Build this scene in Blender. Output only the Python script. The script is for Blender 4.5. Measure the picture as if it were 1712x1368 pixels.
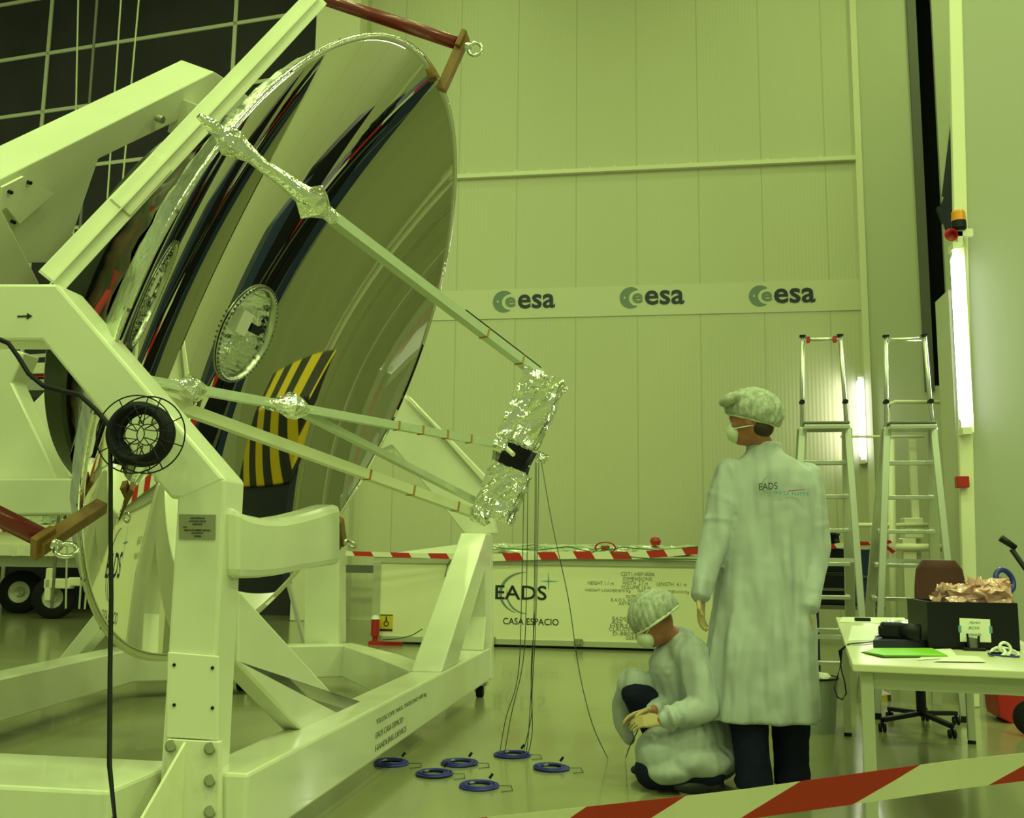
import bpy, bmesh, math, random
from mathutils import Vector, Matrix
from mathutils.bvhtree import BVHTree
random.seed(7)
PI = math.pi
V = Vector
S = bpy.context.scene
COL = S.collection
for o in list(bpy.data.objects):
    bpy.data.objects.remove(o)

# ------------------------------------------------------------------ camera, world, lights, exposure
# room: X to the right along the back wall, Y into the hall, Z up; the camera stands at the origin
IW, IH, F = 1712.0, 1368.0, 1650.0
CH = 1.12
PITCH, ROLL, YAW = math.atan(241 / F), 0.013, math.radians(9)
FW = V((-math.sin(YAW) * math.cos(PITCH), math.cos(YAW) * math.cos(PITCH), math.sin(PITCH)))
RT0 = V((math.cos(YAW), math.sin(YAW), 0))
UP0 = RT0.cross(FW)
RT = RT0 * math.cos(ROLL) + UP0 * math.sin(ROLL)
UP = UP0 * math.cos(ROLL) - RT0 * math.sin(ROLL)
CAMP = V((0, 0, CH))
cd = bpy.data.cameras.new('camera')
cam = bpy.data.objects.new('camera', cd)
COL.objects.link(cam)
cd.sensor_fit = 'HORIZONTAL'
cd.sensor_width = 36
cd.lens = 36 * F / IW
cd.clip_end = 200
m3 = Matrix((RT, UP, -FW)).transposed()
cam.matrix_world = Matrix.Translation(CAMP) @ m3.to_4x4()
S.camera = cam

S.view_settings.view_transform = 'Standard'
S.view_settings.look = 'None'
S.view_settings.gamma = 1.0
S.view_settings.exposure = -0.27
S.view_settings.use_curve_mapping = False

w = bpy.data.worlds.new('hall_air')
S.world = w
w.use_nodes = True
bg = w.node_tree.nodes['Background']
bg.inputs[0].default_value = (0.50, 0.66, 0.25, 1)
bg.inputs[1].default_value = 0.62

TINT = (0.74, 1.0, 0.34)
def area(x, y, z, sx, sy, e, col=TINT, rot=(0, 0, 0)):
    l = bpy.data.lights.new('bay_and_fill_light', 'AREA')
    l.shape = 'RECTANGLE'; l.size = sx; l.size_y = sy; l.energy = e; l.color = col
    o = bpy.data.objects.new('bay_and_fill_light', l)
    o.location = (x, y, z); o.rotation_euler = rot
    COL.objects.link(o)
    return o
for lx in (-9, -3.5, 2, 5.6):
    for ly, le in ((-3, 300), (2.5, 250), (8, 120), (13, 40)):
        area(lx, ly, 12.4, 1.1, 1.1, le * (3.0 if lx > 5 and ly > 5 else 1))
for lx in (-4, 1, 6):
    area(lx, -9, 10.5, 1.5, 1.5, 130, rot=(math.radians(52), 0, 0))  # unseen fill lamps, added behind the camera to brighten camera-facing sides
area(9.5, -2.5, 8.0, 1.5, 1.5, 300, rot=(math.radians(58), 0, math.radians(55)))  # unseen fill lamp, added at the right to lift right-facing beams

def ray(px, py):
    return FW + RT * ((px - IW / 2) / F) - UP * ((py - IH / 2) / F)
def aty(px, py, y):
    d = ray(px, py); return CAMP + d * (y / d.y)
def atx(px, py, x):
    d = ray(px, py); return CAMP + d * (x / d.x)
def atz(px, py, z):
    d = ray(px, py); return CAMP + d * ((z - CH) / d.z)

# ------------------------------------------------------------------ materials
def mat(name, col, rough=0.5, metal=0.0, spec=0.5, bump=0.0, bscale=20.0, noise=0.0, nscale=4.0, stretch=None,
        emit=None, estr=0.0, coat=0.0, alpha=1.0, trans=0.0, col2=None, bdist=0.01, detail=3.0):
    m = bpy.data.materials.new(name); m.use_nodes = True
    nt = m.node_tree; b = nt.nodes['Principled BSDF']
    b.inputs['Base Color'].default_value = (*col, 1)
    b.inputs['Roughness'].default_value = rough
    b.inputs['Metallic'].default_value = metal
    b.inputs['Specular IOR Level'].default_value = spec
    b.inputs['Coat Weight'].default_value = coat
    b.inputs['Alpha'].default_value = alpha
    b.inputs['Transmission Weight'].default_value = trans
    if emit:
        b.inputs['Emission Color'].default_value = (*emit, 1)
        b.inputs['Emission Strength'].default_value = estr
    def vec():
        tc = nt.nodes.new('ShaderNodeTexCoord')
        if stretch:
            mp = nt.nodes.new('ShaderNodeMapping'); mp.inputs['Scale'].default_value = stretch
            nt.links.new(tc.outputs['Object'], mp.inputs[0]); return mp.outputs[0]
        return tc.outputs['Object']
    if noise or col2:
        n = nt.nodes.new('ShaderNodeTexNoise'); n.inputs['Scale'].default_value = nscale; n.inputs['Detail'].default_value = 4
        nt.links.new(vec(), n.inputs['Vector'])
        r = nt.nodes.new('ShaderNodeValToRGB')
        c2 = col2 if col2 else tuple(max(0, c * (1 - noise)) for c in col)
        r.color_ramp.elements[0].color = (*c2, 1); r.color_ramp.elements[1].color = (*col, 1)
        r.color_ramp.elements[0].position = 0.35; r.color_ramp.elements[1].position = 0.62
        nt.links.new(n.outputs['Fac'], r.inputs[0]); nt.links.new(r.outputs[0], b.inputs['Base Color'])
    if bump:
        n = nt.nodes.new('ShaderNodeTexNoise'); n.inputs['Scale'].default_value = bscale; n.inputs['Detail'].default_value = detail
        nt.links.new(vec(), n.inputs['Vector'])
        bp = nt.nodes.new('ShaderNodeBump'); bp.inputs['Strength'].default_value = bump; bp.inputs['Distance'].default_value = bdist
        nt.links.new(n.outputs['Fac'], bp.inputs['Height']); nt.links.new(bp.outputs[0], b.inputs['Normal'])
    return m

def stripes(name, c1, c2, period, axis=0, rough=0.4, slant=0.0, duty=0.5, slant_axis=2, phase=0.0):
    """two colour bands along an object axis, optionally slanted"""
    m = mat(name, c1, rough); nt = m.node_tree; b = nt.nodes['Principled BSDF']
    tc = nt.nodes.new('ShaderNodeTexCoord'); sp = nt.nodes.new('ShaderNodeSeparateXYZ')
    nt.links.new(tc.outputs['Object'], sp.inputs[0])
    s = nt.nodes.new('ShaderNodeMath'); s.operation = 'MULTIPLY_ADD'; s.inputs[1].default_value = slant
    nt.links.new(sp.outputs[slant_axis], s.inputs[0]); nt.links.new(sp.outputs[axis], s.inputs[2])
    d = nt.nodes.new('ShaderNodeMath'); d.operation = 'DIVIDE'; d.inputs[1].default_value = period
    sb = nt.nodes.new('ShaderNodeMath'); sb.operation = 'SUBTRACT'; sb.inputs[1].default_value = phase
    nt.links.new(s.outputs[0], sb.inputs[0]); nt.links.new(sb.outputs[0], d.inputs[0])
    f = nt.nodes.new('ShaderNodeMath'); f.operation = 'FLOORED_MODULO'; f.inputs[1].default_value = 1.0
    nt.links.new(d.outputs[0], f.inputs[0])
    g = nt.nodes.new('ShaderNodeMath'); g.operation = 'LESS_THAN'; g.inputs[1].default_value = duty
    nt.links.new(f.outputs[0], g.inputs[0])
    mx = nt.nodes.new('ShaderNodeMix'); mx.data_type = 'RGBA'
    mx.inputs[6].default_value = (*c1, 1); mx.inputs[7].default_value = (*c2, 1)
    nt.links.new(g.outputs[0], mx.inputs[0]); nt.links.new(mx.outputs[2], b.inputs['Base Color'])
    return m

def panelled(name, col, dark, period, phase, zrows=(), rough=0.45):
    """ribbed sandwich panels: fine vertical ribs, a thin joint each `period` along X"""
    m = mat(name, col, rough); nt = m.node_tree; b = nt.nodes['Principled BSDF']
    tc = nt.nodes.new('ShaderNodeTexCoord'); sp = nt.nodes.new('ShaderNodeSeparateXYZ')
    nt.links.new(tc.outputs['Object'], sp.inputs[0])
    def math_(op, a, bb=None):
        n = nt.nodes.new('ShaderNodeMath'); n.operation = op
        if isinstance(a, (int, float)): n.inputs[0].default_value = a
        else: nt.links.new(a, n.inputs[0])
        if bb is not None:
            if isinstance(bb, (int, float)): n.inputs[1].default_value = bb
            else: nt.links.new(bb, n.inputs[1])
        return n.outputs[0]
    x = math_('SUBTRACT', sp.outputs[0], phase)
    fr = math_('FLOORED_MODULO', math_('DIVIDE', x, period), 1.0)
    line = math_('LESS_THAN', fr, 0.02)
    mx = nt.nodes.new('ShaderNodeMix'); mx.data_type = 'RGBA'
    mx.inputs[6].default_value = (*col, 1); mx.inputs[7].default_value = (*dark, 1)
    nt.links.new(line, mx.inputs[0]); nt.links.new(mx.outputs[2], b.inputs['Base Color'])
    rib = math_('SINE', math_('MULTIPLY', sp.outputs[0], 2 * PI / 0.06))
    bp = nt.nodes.new('ShaderNodeBump'); bp.inputs['Strength'].default_value = 0.22; bp.inputs['Distance'].default_value = 0.003
    nt.links.new(rib, bp.inputs['Height']); nt.links.new(bp.outputs[0], b.inputs['Normal'])
    return m

M = {}
M['wall'] = panelled('ribbed_wall_panels', (0.60, 0.595, 0.43), (0.47, 0.47, 0.33), 1.02, -0.47)
M['wallplain'] = mat('plain_wall_paint', (0.56, 0.57, 0.43), 0.55, bump=0.05, bscale=60)
M['wallnear'] = mat('near_wall_paint', (0.40, 0.41, 0.33), 0.6, bump=0.05, bscale=60)
M['band'] = mat('logo_band_board', (0.66, 0.65, 0.49), 0.4)
M['pillar'] = mat('pillar_paint', (0.72, 0.70, 0.52), 0.5)
M['trim'] = mat('pale_trim_paint', (0.80, 0.78, 0.60), 0.35)
M['trimdark'] = mat('grey_metal_edge', (0.12, 0.12, 0.11), 0.5)
M['black'] = mat('black_opening', (0.006, 0.006, 0.012), 0.6)
M['navy'] = mat('navy_steel', (0.012, 0.015, 0.04), 0.5)
M['darkdoor'] = mat('dark_hall_door', (0.042, 0.038, 0.050), 0.7, spec=0.3, noise=0.25, nscale=0.8)
M['grid'] = mat('pale_door_joint', (0.72, 0.72, 0.60), 0.5)
M['floor'] = mat('polished_resin_floor', (0.29, 0.295, 0.165), 0.17, spec=0.5, noise=0.10, nscale=0.7, coat=0.12, bump=0.02, bscale=5)
M['ceil'] = mat('ceiling_paint', (0.55, 0.55, 0.45), 0.7)
M['white'] = mat('white_gloss_paint', (0.74, 0.75, 0.60), 0.24, spec=0.5, noise=0.05, nscale=3, bump=0.03, bscale=30, coat=0.35)
M['whitem'] = mat('white_satin_paint', (0.76, 0.76, 0.62), 0.45)
M['alu'] = mat('aluminium', (0.62, 0.64, 0.58), 0.32, metal=0.85, bump=0.03, bscale=80)
M['steel'] = mat('bright_steel', (0.7, 0.72, 0.66), 0.18, metal=1)
M['mirror'] = mat('polished_reflector', (0.90, 0.89, 0.84), 0.012, metal=1)
M['rimmat'] = mat('reflector_rim_foil', (0.88, 0.9, 0.8), 0.12, metal=1, bump=0.4, bscale=30)
M['foil'] = mat('crinkled_silver_foil', (0.93, 0.95, 0.88), 0.10, metal=1, bump=0.55, bscale=22, bdist=0.02)
M['foilsoft'] = mat('dull_silver_foil', (0.62, 0.66, 0.54), 0.28, metal=1, bump=0.5, bscale=9, bdist=0.03)
M['mli'] = mat('olive_blanket', (0.13, 0.15, 0.10), 0.3, metal=0.7, bump=0.6, bscale=7, bdist=0.03, col2=(0.26, 0.15, 0.09), nscale=6)
M['darkring'] = mat('dark_glossy_ring', (0.035, 0.045, 0.03), 0.25, metal=0.4)
M['gold'] = mat('warm_foil', (0.85, 0.62, 0.35), 0.15, metal=1, bump=0.6, bscale=18)
M['strut'] = mat('taped_strut', (0.60, 0.66, 0.50), 0.3, metal=0.35, bump=0.25, bscale=30)
M['strutwhite'] = mat('pale_strut', (0.80, 0.80, 0.58), 0.4)
M['tapeor'] = mat('amber_tape', (0.42, 0.20, 0.03), 0.5)
M['redrod'] = mat('dark_red_paint', (0.17, 0.010, 0.012), 0.3, coat=0.3)
M['ochre'] = mat('yellow_chromate_block', (0.24, 0.12, 0.025), 0.45, noise=0.3, nscale=20)
M['blackp'] = mat('black_plastic', (0.006, 0.006, 0.012), 0.5, spec=0.25)
M['blackr'] = mat('black_rubber', (0.007, 0.007, 0.012), 0.7, spec=0.25)
M['red'] = mat('red_paint', (0.42, 0.012, 0.012), 0.4)
M['redtag'] = mat('red_fabric_tag', (0.40, 0.01, 0.015), 0.7)
M['ink'] = mat('black_ink', (0.012, 0.012, 0.018), 0.5)
M['inknavy'] = mat('navy_ink', (0.012, 0.016, 0.05), 0.5)
M['inkgrey'] = mat('grey_green_ink', (0.17, 0.24, 0.20), 0.5)
M['inkfaint'] = mat('faint_grey_ink', (0.22, 0.22, 0.16), 0.5)
M['inkblue'] = mat('light_blue_ink', (0.10, 0.30, 0.42), 0.5)
M['plate'] = mat('engraved_plate', (0.36, 0.36, 0.25), 0.35, metal=0.5)
M['coat'] = mat('white_coat_cloth', (0.43, 0.46, 0.50), 0.75, bump=1.0, bscale=5, bdist=0.07, stretch=(2.0, 2.0, 0.42), detail=1.2)
M['cap'] = mat('gauzy_cap', (0.46, 0.49, 0.44), 0.8, bump=0.8, bscale=26, bdist=0.02, col2=(0.31, 0.32, 0.27), nscale=30, stretch=(1.7, 1.7, 0.6))
M['mask'] = mat('face_mask_cloth', (0.66, 0.70, 0.58), 0.8, bump=0.2, bscale=20)
M['skin'] = mat('skin', (0.34, 0.13, 0.075), 0.5, bump=0.1, bscale=60)
M['glove'] = mat('latex_glove', (0.46, 0.34, 0.18), 0.5, bump=0.2, bscale=50)
M['hair'] = mat('dark_hair', (0.03, 0.016, 0.01), 0.7)
M['jeans'] = mat('navy_trousers', (0.008, 0.010, 0.034), 0.85, spec=0.2, bump=0.3, bscale=18)
M['shoe'] = mat('dark_shoe', (0.012, 0.012, 0.02), 0.5)
M['crate'] = mat('crate_panel', (0.80, 0.78, 0.56), 0.45, noise=0.03, nscale=2)
M['cratefr'] = mat('crate_edge_profile', (0.52, 0.53, 0.40), 0.4, metal=0.4)
M['green'] = mat('green_strap', (0.012, 0.16, 0.05), 0.6)
M['plastic'] = mat('clear_wrap', (0.80, 0.84, 0.72), 0.12, spec=0.8, bump=0.8, bscale=9, bdist=0.03, metal=0.5)
M['pinkbag'] = mat('pink_antistatic_bag', (0.72, 0.42, 0.40), 0.2, spec=0.8, bump=0.8, bscale=14, bdist=0.02, metal=0.1)
M['blue'] = mat('blue_cable', (0.012, 0.02, 0.26), 0.45)
M['wire'] = mat('thin_dark_cable', (0.03, 0.06, 0.05), 0.5)
M['yellow'] = mat('yellow_sticker', (0.62, 0.48, 0.02), 0.5)
M['amber'] = mat('amber_beacon_lens', (0.80, 0.28, 0.01), 0.3)
M['tube'] = mat('lit_tube', (1, 1, 1), 0.5, emit=(0.90, 0.90, 1.0), estr=9)
M['chair'] = mat('brown_upholstery', (0.075, 0.022, 0.022), 0.85, bump=0.2, bscale=80)
M['table'] = mat('table_laminate', (0.62, 0.62, 0.44), 0.35)
M['tleg'] = mat('table_leg_paint', (0.46, 0.48, 0.36), 0.4, metal=0.2)
M['paper'] = mat('white_paper', (0.80, 0.82, 0.74), 0.6)
M['lime'] = mat('lime_folder', (0.22, 0.55, 0.02), 0.5)
M['bin'] = mat('grey_bin', (0.33, 0.37, 0.31), 0.5)
M['bluecase'] = mat('blue_case', (0.02, 0.035, 0.10), 0.4)
M['hazard'] = stripes('black_yellow_hazard', (0.01, 0.01, 0.018), (0.62, 0.42, 0.01), 0.17, axis=0, slant=0.0)
M['tape'] = stripes('red_white_tape', (0.78, 0.76, 0.55), (0.50, 0.02, 0.015), 1.0, axis=0, rough=0.35)

# ------------------------------------------------------------------ geometry helpers: each returns (verts, faces)
def basis(d, hint=V((0, 0, 1))):
    d = d.normalized()
    if abs(d.dot(hint)) > 0.98: hint = V((1, 0, 0))
    a = d.cross(hint).normalized(); b = a.cross(d).normalized()
    return a, b
def g_prism(poly, vec):
    n = len(poly); vs = [V(p) for p in poly] + [V(p) + V(vec) for p in poly]
    fs = [tuple(range(n)), tuple(reversed(range(n, 2 * n)))]
    for i in range(n):
        j = (i + 1) % n; fs.append((j, i, n + i, n + j))
    return vs, fs
def g_box(c, s, ax=None):
    c = V(c); ax = ax or (V((1, 0, 0)), V((0, 1, 0)), V((0, 0, 1)))
    vs = [c + ax[0] * (s[0] / 2 * i) + ax[1] * (s[1] / 2 * j) + ax[2] * (s[2] / 2 * k) for i in (-1, 1) for j in (-1, 1) for k in (-1, 1)]
    return vs, [(0, 1, 3, 2), (4, 6, 7, 5), (0, 4, 5, 1), (2, 3, 7, 6), (0, 2, 6, 4), (1, 5, 7, 3)]
def g_b(x0, x1, y0, y1, z0, z1):
    return g_box(((x0 + x1) / 2, (y0 + y1) / 2, (z0 + z1) / 2), (x1 - x0, y1 - y0, z1 - z0))
def g_loft(rings, cap=True):
    n = len(rings[0]); vs = [V(p) for r in rings for p in r]; fs = []
    for k in range(len(rings) - 1):
        for i in range(n):
            j = (i + 1) % n; fs.append((k * n + i, k * n + j, (k + 1) * n + j, (k + 1) * n + i))
    if cap:
        fs.append(tuple(reversed(range(n)))); fs.append(tuple(range((len(rings) - 1) * n, len(rings) * n)))
    return vs, fs
def g_tube(path, r, n=10, cap=True, flat=None, hint=V((0, 0, 1))):
    path = [V(p) for p in path]; rings = []
    for i, p in enumerate(path):
        d = path[min(i + 1, len(path) - 1)] - path[max(i - 1, 0)]
        a, b = basis(d, hint)
        rr = r[i] if isinstance(r, (list, tuple)) else r
        rings.append([p + a * (rr * math.cos(2 * PI * k / n)) + b * (rr * (flat or 1) * math.sin(2 * PI * k / n)) for k in range(n)])
    return g_loft(rings, cap)
def g_bar(p0, p1, wdt, hgt, hint=V((0, 0, 1))):
    p0, p1 = V(p0), V(p1); a, b = basis(p1 - p0, hint)
    q = [(-1, -1), (1, -1), (1, 1), (-1, 1)]
    return g_loft([[p + a * (wdt / 2 * i) + b * (hgt / 2 * j) for i, j in q] for p in (p0, p1)])
def g_sweep(path, wdt, hgt, hint=V((0, 0, 1)), side=None):
    path = [V(p) for p in path]; rings = []
    q = [(-1, -1), (1, -1), (1, 1), (-1, 1)]
    for i, p in enumerate(path):
        d = path[min(i + 1, len(path) - 1)] - path[max(i - 1, 0)]
        a, b = basis(d, hint)
        if side is not None: a = side; b = a.cross(d).normalized() * -1
        h = hgt[i] if isinstance(hgt, (list, tuple)) else hgt
        rings.append([p + a * (wdt / 2 * x) + b * (h / 2 * y) for x, y in q])
    return g_loft(rings)
def g_lathe(c, axis, prof, n=64, a0=0, a1=2 * PI, jitter=0):
    """prof: (radius, distance along axis); closed rings"""
    c = V(c); axis = V(axis).normalized(); a, b = basis(axis, V((0, 0, 1)))
    vs, fs = [], []
    for r, d in prof:
        for k in range(n):
            t = 2 * PI * k / n; jj = random.uniform(-jitter, jitter)
            vs.append(c + axis * (d + jj) + (a * math.cos(t) + b * math.sin(t)) * (r + random.uniform(-jitter, jitter)))
    for i in range(len(prof) - 1):
        for k in range(n):
            j = (k + 1) % n; fs.append((i * n + k, i * n + j, (i + 1) * n + j, (i + 1) * n + k))
    return vs, fs
def g_cyl(p0, p1, r, n=24, r1=None):
    p0, p1 = V(p0), V(p1)
    return g_tube([p0, p1], [r, r if r1 is None else r1], n)
def g_torus(c, axis, R, r, n=40, m=10, sc=(1, 1)):
    c = V(c); axis = V(axis).normalized(); a, b = basis(axis)
    vs, fs = [], []
    for i in range(n):
        t = 2 * PI * i / n; d = a * math.cos(t) * sc[0] + b * math.sin(t) * sc[1]
        for k in range(m):
            u = 2 * PI * k / m; vs.append(c + d * (R + r * math.cos(u)) + axis * (r * math.sin(u)))
    for i in range(n):
        for k in range(m):
            i2, k2 = (i + 1) % n, (k + 1) % m
            fs.append((i * m + k, i2 * m + k, i2 * m + k2, i * m + k2))
    return vs, fs
def g_ell(c, r, ax=None, n=20, m=12, top=1.0):
    c = V(c); ax = ax or (V((1, 0, 0)), V((0, 1, 0)), V((0, 0, 1)))
    rings = []
    for k in range(m + 1):
        ph = -PI / 2 + PI * (0.02 + 0.96 * k / m)
        rings.append([c + ax[0] * (r[0] * math.cos(ph) * math.cos(2 * PI * i / n)) + ax[1] * (r[1] * math.cos(ph) * math.sin(2 * PI * i / n)) + ax[2] * (r[2] * math.sin(ph)) for i in range(n)])
    return g_loft(rings)
def g_cap(p0, p1, r0, r1, n=14):
    """capsule"""
    p0, p1 = V(p0), V(p1); d = (p1 - p0).normalized(); path = []; rr = []
    for k in (-0.98, -0.8, -0.45, 0): path.append(p0 + d * r0 * k); rr.append(r0 * math.sqrt(1 - k * k))
    for k in (0, 0.45, 0.8, 0.98): path.append(p1 + d * r1 * k); rr.append(r1 * math.sqrt(1 - k * k))
    return g_tube(path, rr, n)
def g_crinkbox(c, s, ax, seg=7, amp=0.012):
    vs, fs = [], []
    bm = bmesh.new(); bmesh.ops.create_cube(bm, size=1)
    bmesh.ops.subdivide_edges(bm, edges=bm.edges[:], cuts=seg, use_grid_fill=True)
    for v in bm.verts:
        p = v.co; vs.append(V(c) + ax[0] * (p.x * s[0]) + ax[1] * (p.y * s[1]) + ax[2] * (p.z * s[2]) + V([random.uniform(-amp, amp) for _ in range(3)]))
    bm.verts.index_update()
    fs = [tuple(v.index for v in f.verts) for f in bm.faces]
    bm.free()
    return vs, fs

def rootloc(p):
    l = V((0, 0, 0))
    while p is not None: l += p.location; p = p.parent
    return l
def obj(name, geoms, m, parent=None, smooth=False, bevel=0.0, kind=None, label=None, cat=None, group=None, local=False):
    if isinstance(geoms, tuple): geoms = [geoms]
    off = V((0, 0, 0)) if local else rootloc(parent)
    vs, fs = [], []
    for g in geoms:
        k = len(vs); vs += [V(p) - off for p in g[0]]; fs += [tuple(i + k for i in f) for f in g[1]]
    me = bpy.data.meshes.new(name)
    me.from_pydata([tuple(v) for v in vs], [], fs); me.update()
    bm = bmesh.new(); bm.from_mesh(me); bmesh.ops.recalc_face_normals(bm, faces=bm.faces[:]); bm.to_mesh(me); bm.free()
    me.materials.append(M[m] if isinstance(m, str) else m)
    if smooth:
        for p in me.polygons: p.use_smooth = True
    o = bpy.data.objects.new(name, me); COL.objects.link(o)
    if parent is not None: o.parent = parent
    if bevel:
        b = o.modifiers.new('bevel', 'BEVEL'); b.width = bevel; b.segments = 2; b.limit_method = 'ANGLE'
    if kind: o['kind'] = kind
    if label: o['label'] = label
    if cat: o['category'] = cat
    if group: o['group'] = group
    return o
def thing(name, label, cat, loc=(0, 0, 0), group=None):
    o = bpy.data.objects.new(name, None); COL.objects.link(o); o.empty_display_size = 0.1
    o.location = loc; o['label'] = label; o['category'] = cat
    if group: o['group'] = group
    return o
def dup(root, loc, label, rotz=0):
    r = root.copy(); COL.objects.link(r); r.location = loc; r.rotation_euler = (0, 0, rotz); r['label'] = label
    for ch in root.children:
        c = ch.copy(); COL.objects.link(c); c.parent = r
        for g in ch.children:
            d = g.copy(); COL.objects.link(d); d.parent = c
    return r
def text(name, s, origin, xd, yd, wdt, hgt, m, parent=None, off=0.0, font_off=0.0, shear=0.0, label=None):
    """lettering fitted into a box whose lower left corner is origin"""
    cu = bpy.data.curves.new(name, 'FONT'); cu.body = s; cu.size = 1; cu.offset = font_off; cu.shear = shear; cu.extrude = 0.002
    cu.resolution_u = 3
    t = bpy.data.objects.new(name, cu); COL.objects.link(t)
    dg = bpy.context.evaluated_depsgraph_get()
    me = bpy.data.meshes.new_from_object(t.evaluated_get(dg))
    bpy.data.objects.remove(t)
    xs = [v.co.x for v in me.vertices]; ys = [v.co.y for v in me.vertices]
    x0, x1, y0, y1 = min(xs), max(xs), min(ys), max(ys)
    xd, yd = V(xd).normalized(), V(yd).normalized(); nz = xd.cross(yd)
    ro = rootloc(parent)
    for v in me.vertices:
        u = (v.co.x - x0) / (x1 - x0) * wdt; q = (v.co.y - y0) / (y1 - y0) * hgt
        v.co = V(origin) + xd * u + yd * q + nz * (off + v.co.z * 0.3) - ro
    me.materials.clear(); me.materials.append(M[m])
    o = bpy.data.objects.new(name, me); COL.objects.link(o); o.parent = parent
    if label: o['label'] = label
    return o
X, Y, Z = V((1, 0, 0)), V((0, 1, 0)), V((0, 0, 1))
def st(name, geoms, m, **k):
    return obj(name, geoms, m, kind='structure', **k)
#@@SETTING
# ------------------------------------------------------------------ the hall
WY = 16.0
st('floor', g_b(-16, 12, -6, 22, -0.2, 0), 'floor')
st('ceiling', g_b(-16, 12, -6, 22, 13.2, 13.4), 'ceil')
xa = aty(600, 500, WY).x; xb = aty(1436, 300, WY).x; xc = aty(1531, 300, WY).x
xd_ = aty(1592, 500, WY).x
zc = aty(1560, 645, WY).z
st('wall_back', [g_b(xa, xb, WY, WY + 0.3, 0, 13.2)], 'wall')
st('wall_back_right', [g_b(xb, xc, WY, WY + 0.3, 0, 13.2), g_b(xc, 7.4, WY, WY + 0.3, 0, zc)], 'wallplain')
st('trim_1', g_b(xb - 0.05, xb + 0.05, WY - 0.06, WY, 0, 13.2), 'trim')
zr = aty(1100, 282, WY).z
st('trim_2', [g_b(xa, xb - 0.05, WY - 0.09, WY, zr - 0.035, zr + 0.035)] +
   [g_b(xa + 0.2 + k * 0.42, xa + 0.225 + k * 0.42, WY - 0.03, WY, zr + 0.06, zr + 0.085) for k in range(19)], 'trim')
z1, z0 = aty(1100, 477, WY).z, aty(1100, 527, WY).z
st('trim_3', g_b(xa, xb - 0.05, WY - 0.02, WY, z0, z1), 'band')
# tall dark opening with its grey jamb
st('trim_4', g_b(xc - 0.02, xc + 0.12, WY - 0.05, WY + 0.1, aty(1540, 655, WY).z, 13.2), 'trimdark')
st('dark_opening_back', g_b(xc - .3, 7.5, WY + 1.6, WY + 1.8, zc - 1, 13.2), 'black')  # flat black sheet standing for the unlit inside of the opening
st('trim_5', g_b(aty(1573, 300, WY).x, 7.4, WY + 0.02, WY + 0.1, zc, 13.2), 'wallplain')
# navy steel braces in the opening
bx = lambda px, py: aty(px, py, WY + 0.05)
st('trim_6', [g_bar(bx(1597, 190), bx(1580, 330), 0.12, 0.10, hint=Y), g_bar(bx(1578, 350), bx(1600, 290), 0.14, 0.1, hint=Y),
              g_bar(bx(1574, 345), bx(1592, 395), 0.16, 0.1, hint=Y), g_bar(bx(1580, 340), bx(1600, 350), 0.2, 0.1, hint=Y)], 'navy')
# corner pillar and big dark sectional door at the left
pl0, pl1, pl2 = aty(512, 400, 15.4).x, aty(588, 400, 15.4).x, aty(610, 400, 15.4).x
st('wall_pillar', [g_b(pl0, pl1, 15.4, 16.5, 0, 13.2)], 'pillar', bevel=0.02)
st('wall_pillar_side', [g_b(pl1, xa + 0.05, 15.75, 16.5, 0, 13.2)], 'wallplain')
st('baseboard_back', [g_b(pl1 - 0.3, xa + 1.0, 15.2, 15.4, 0.78, 0.90)], 'trimdark')
TD = math.tan(math.radians(7.7))
def dk(x, z, f=0.0): return V((x, 16.5 + (pl0 - x) * TD - f, z))
st('wall_left', g_prism([dk(pl0 + 0.2, 0), dk(-16, 0), dk(-16, 13.2), dk(pl0 + 0.2, 13.2)], (0, 0.3, 0)), 'darkdoor')
gl = []
def dkpx(px, py):
    d = ray(px, py); nrm = V((TD, 1, 0)); o = dk(pl0, 0)
    return CAMP + d * ((o - CAMP).dot(nrm) / d.dot(nrm))
x1_, x2_ = dkpx(393, 60).x, dkpx(80, 100).x
st_ = x1_ - x2_
for k in range(0, 4):
    x = x1_ - k * st_
    gl.append(g_prism([dk(x - 0.04, 0, .03), dk(x + 0.04, 0, .03), dk(x + 0.04, 13.2, .03), dk(x - 0.04, 13.2, .03)], (0, 0.05, 0)))
zg = [dkpx(225, y).z for y in (67, 165, 268)]
dz = (zg[0] - zg[2]) / 2
for k in range(-6, 9):
    z = zg[0] - k * dz
    if 0 < z < 13: gl.append(g_prism([dk(pl0 + 0.1, z - .035, .03), dk(-16, z - .035, .03), dk(-16, z + .035, .03), dk(pl0 + 0.1, z + .035, .03)], (0, 0.05, 0)))
st('trim_7', gl, 'grid')
# near partition at the right
PY = 8.25
LEAN = 0.028
def lean(g): return [V((p.x + LEAN * (p.z - 1.8), p.y, p.z)) for p in g[0]], g[1]
pxl = aty(1628, 800, PY).x
st('wall_right', lean(g_b(pxl, 9, PY, PY + 0.06, 0, 13.2)), 'wallnear')
st('trim_8', lean(g_b(pxl - 0.105, pxl, PY - .02, PY + 0.04, 0, 13.2)), 'trim', bevel=0.01)
yr = atx(1591, 760, pxl - .03).y
st('wall_right_return', g_b(pxl - 0.10, pxl - .02, PY + 0.06, min(yr, PY + 2), 0, 3.3), 'wallplain')
st('baseboard_right', g_b(pxl, 7, PY - 0.03, PY, 0, 0.13), 'trimdark')
st('wall_far_right', g_b(7.4, 7.6, PY + 0.25, WY + 1.8, 0, 13.2), 'wallplain')
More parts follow.
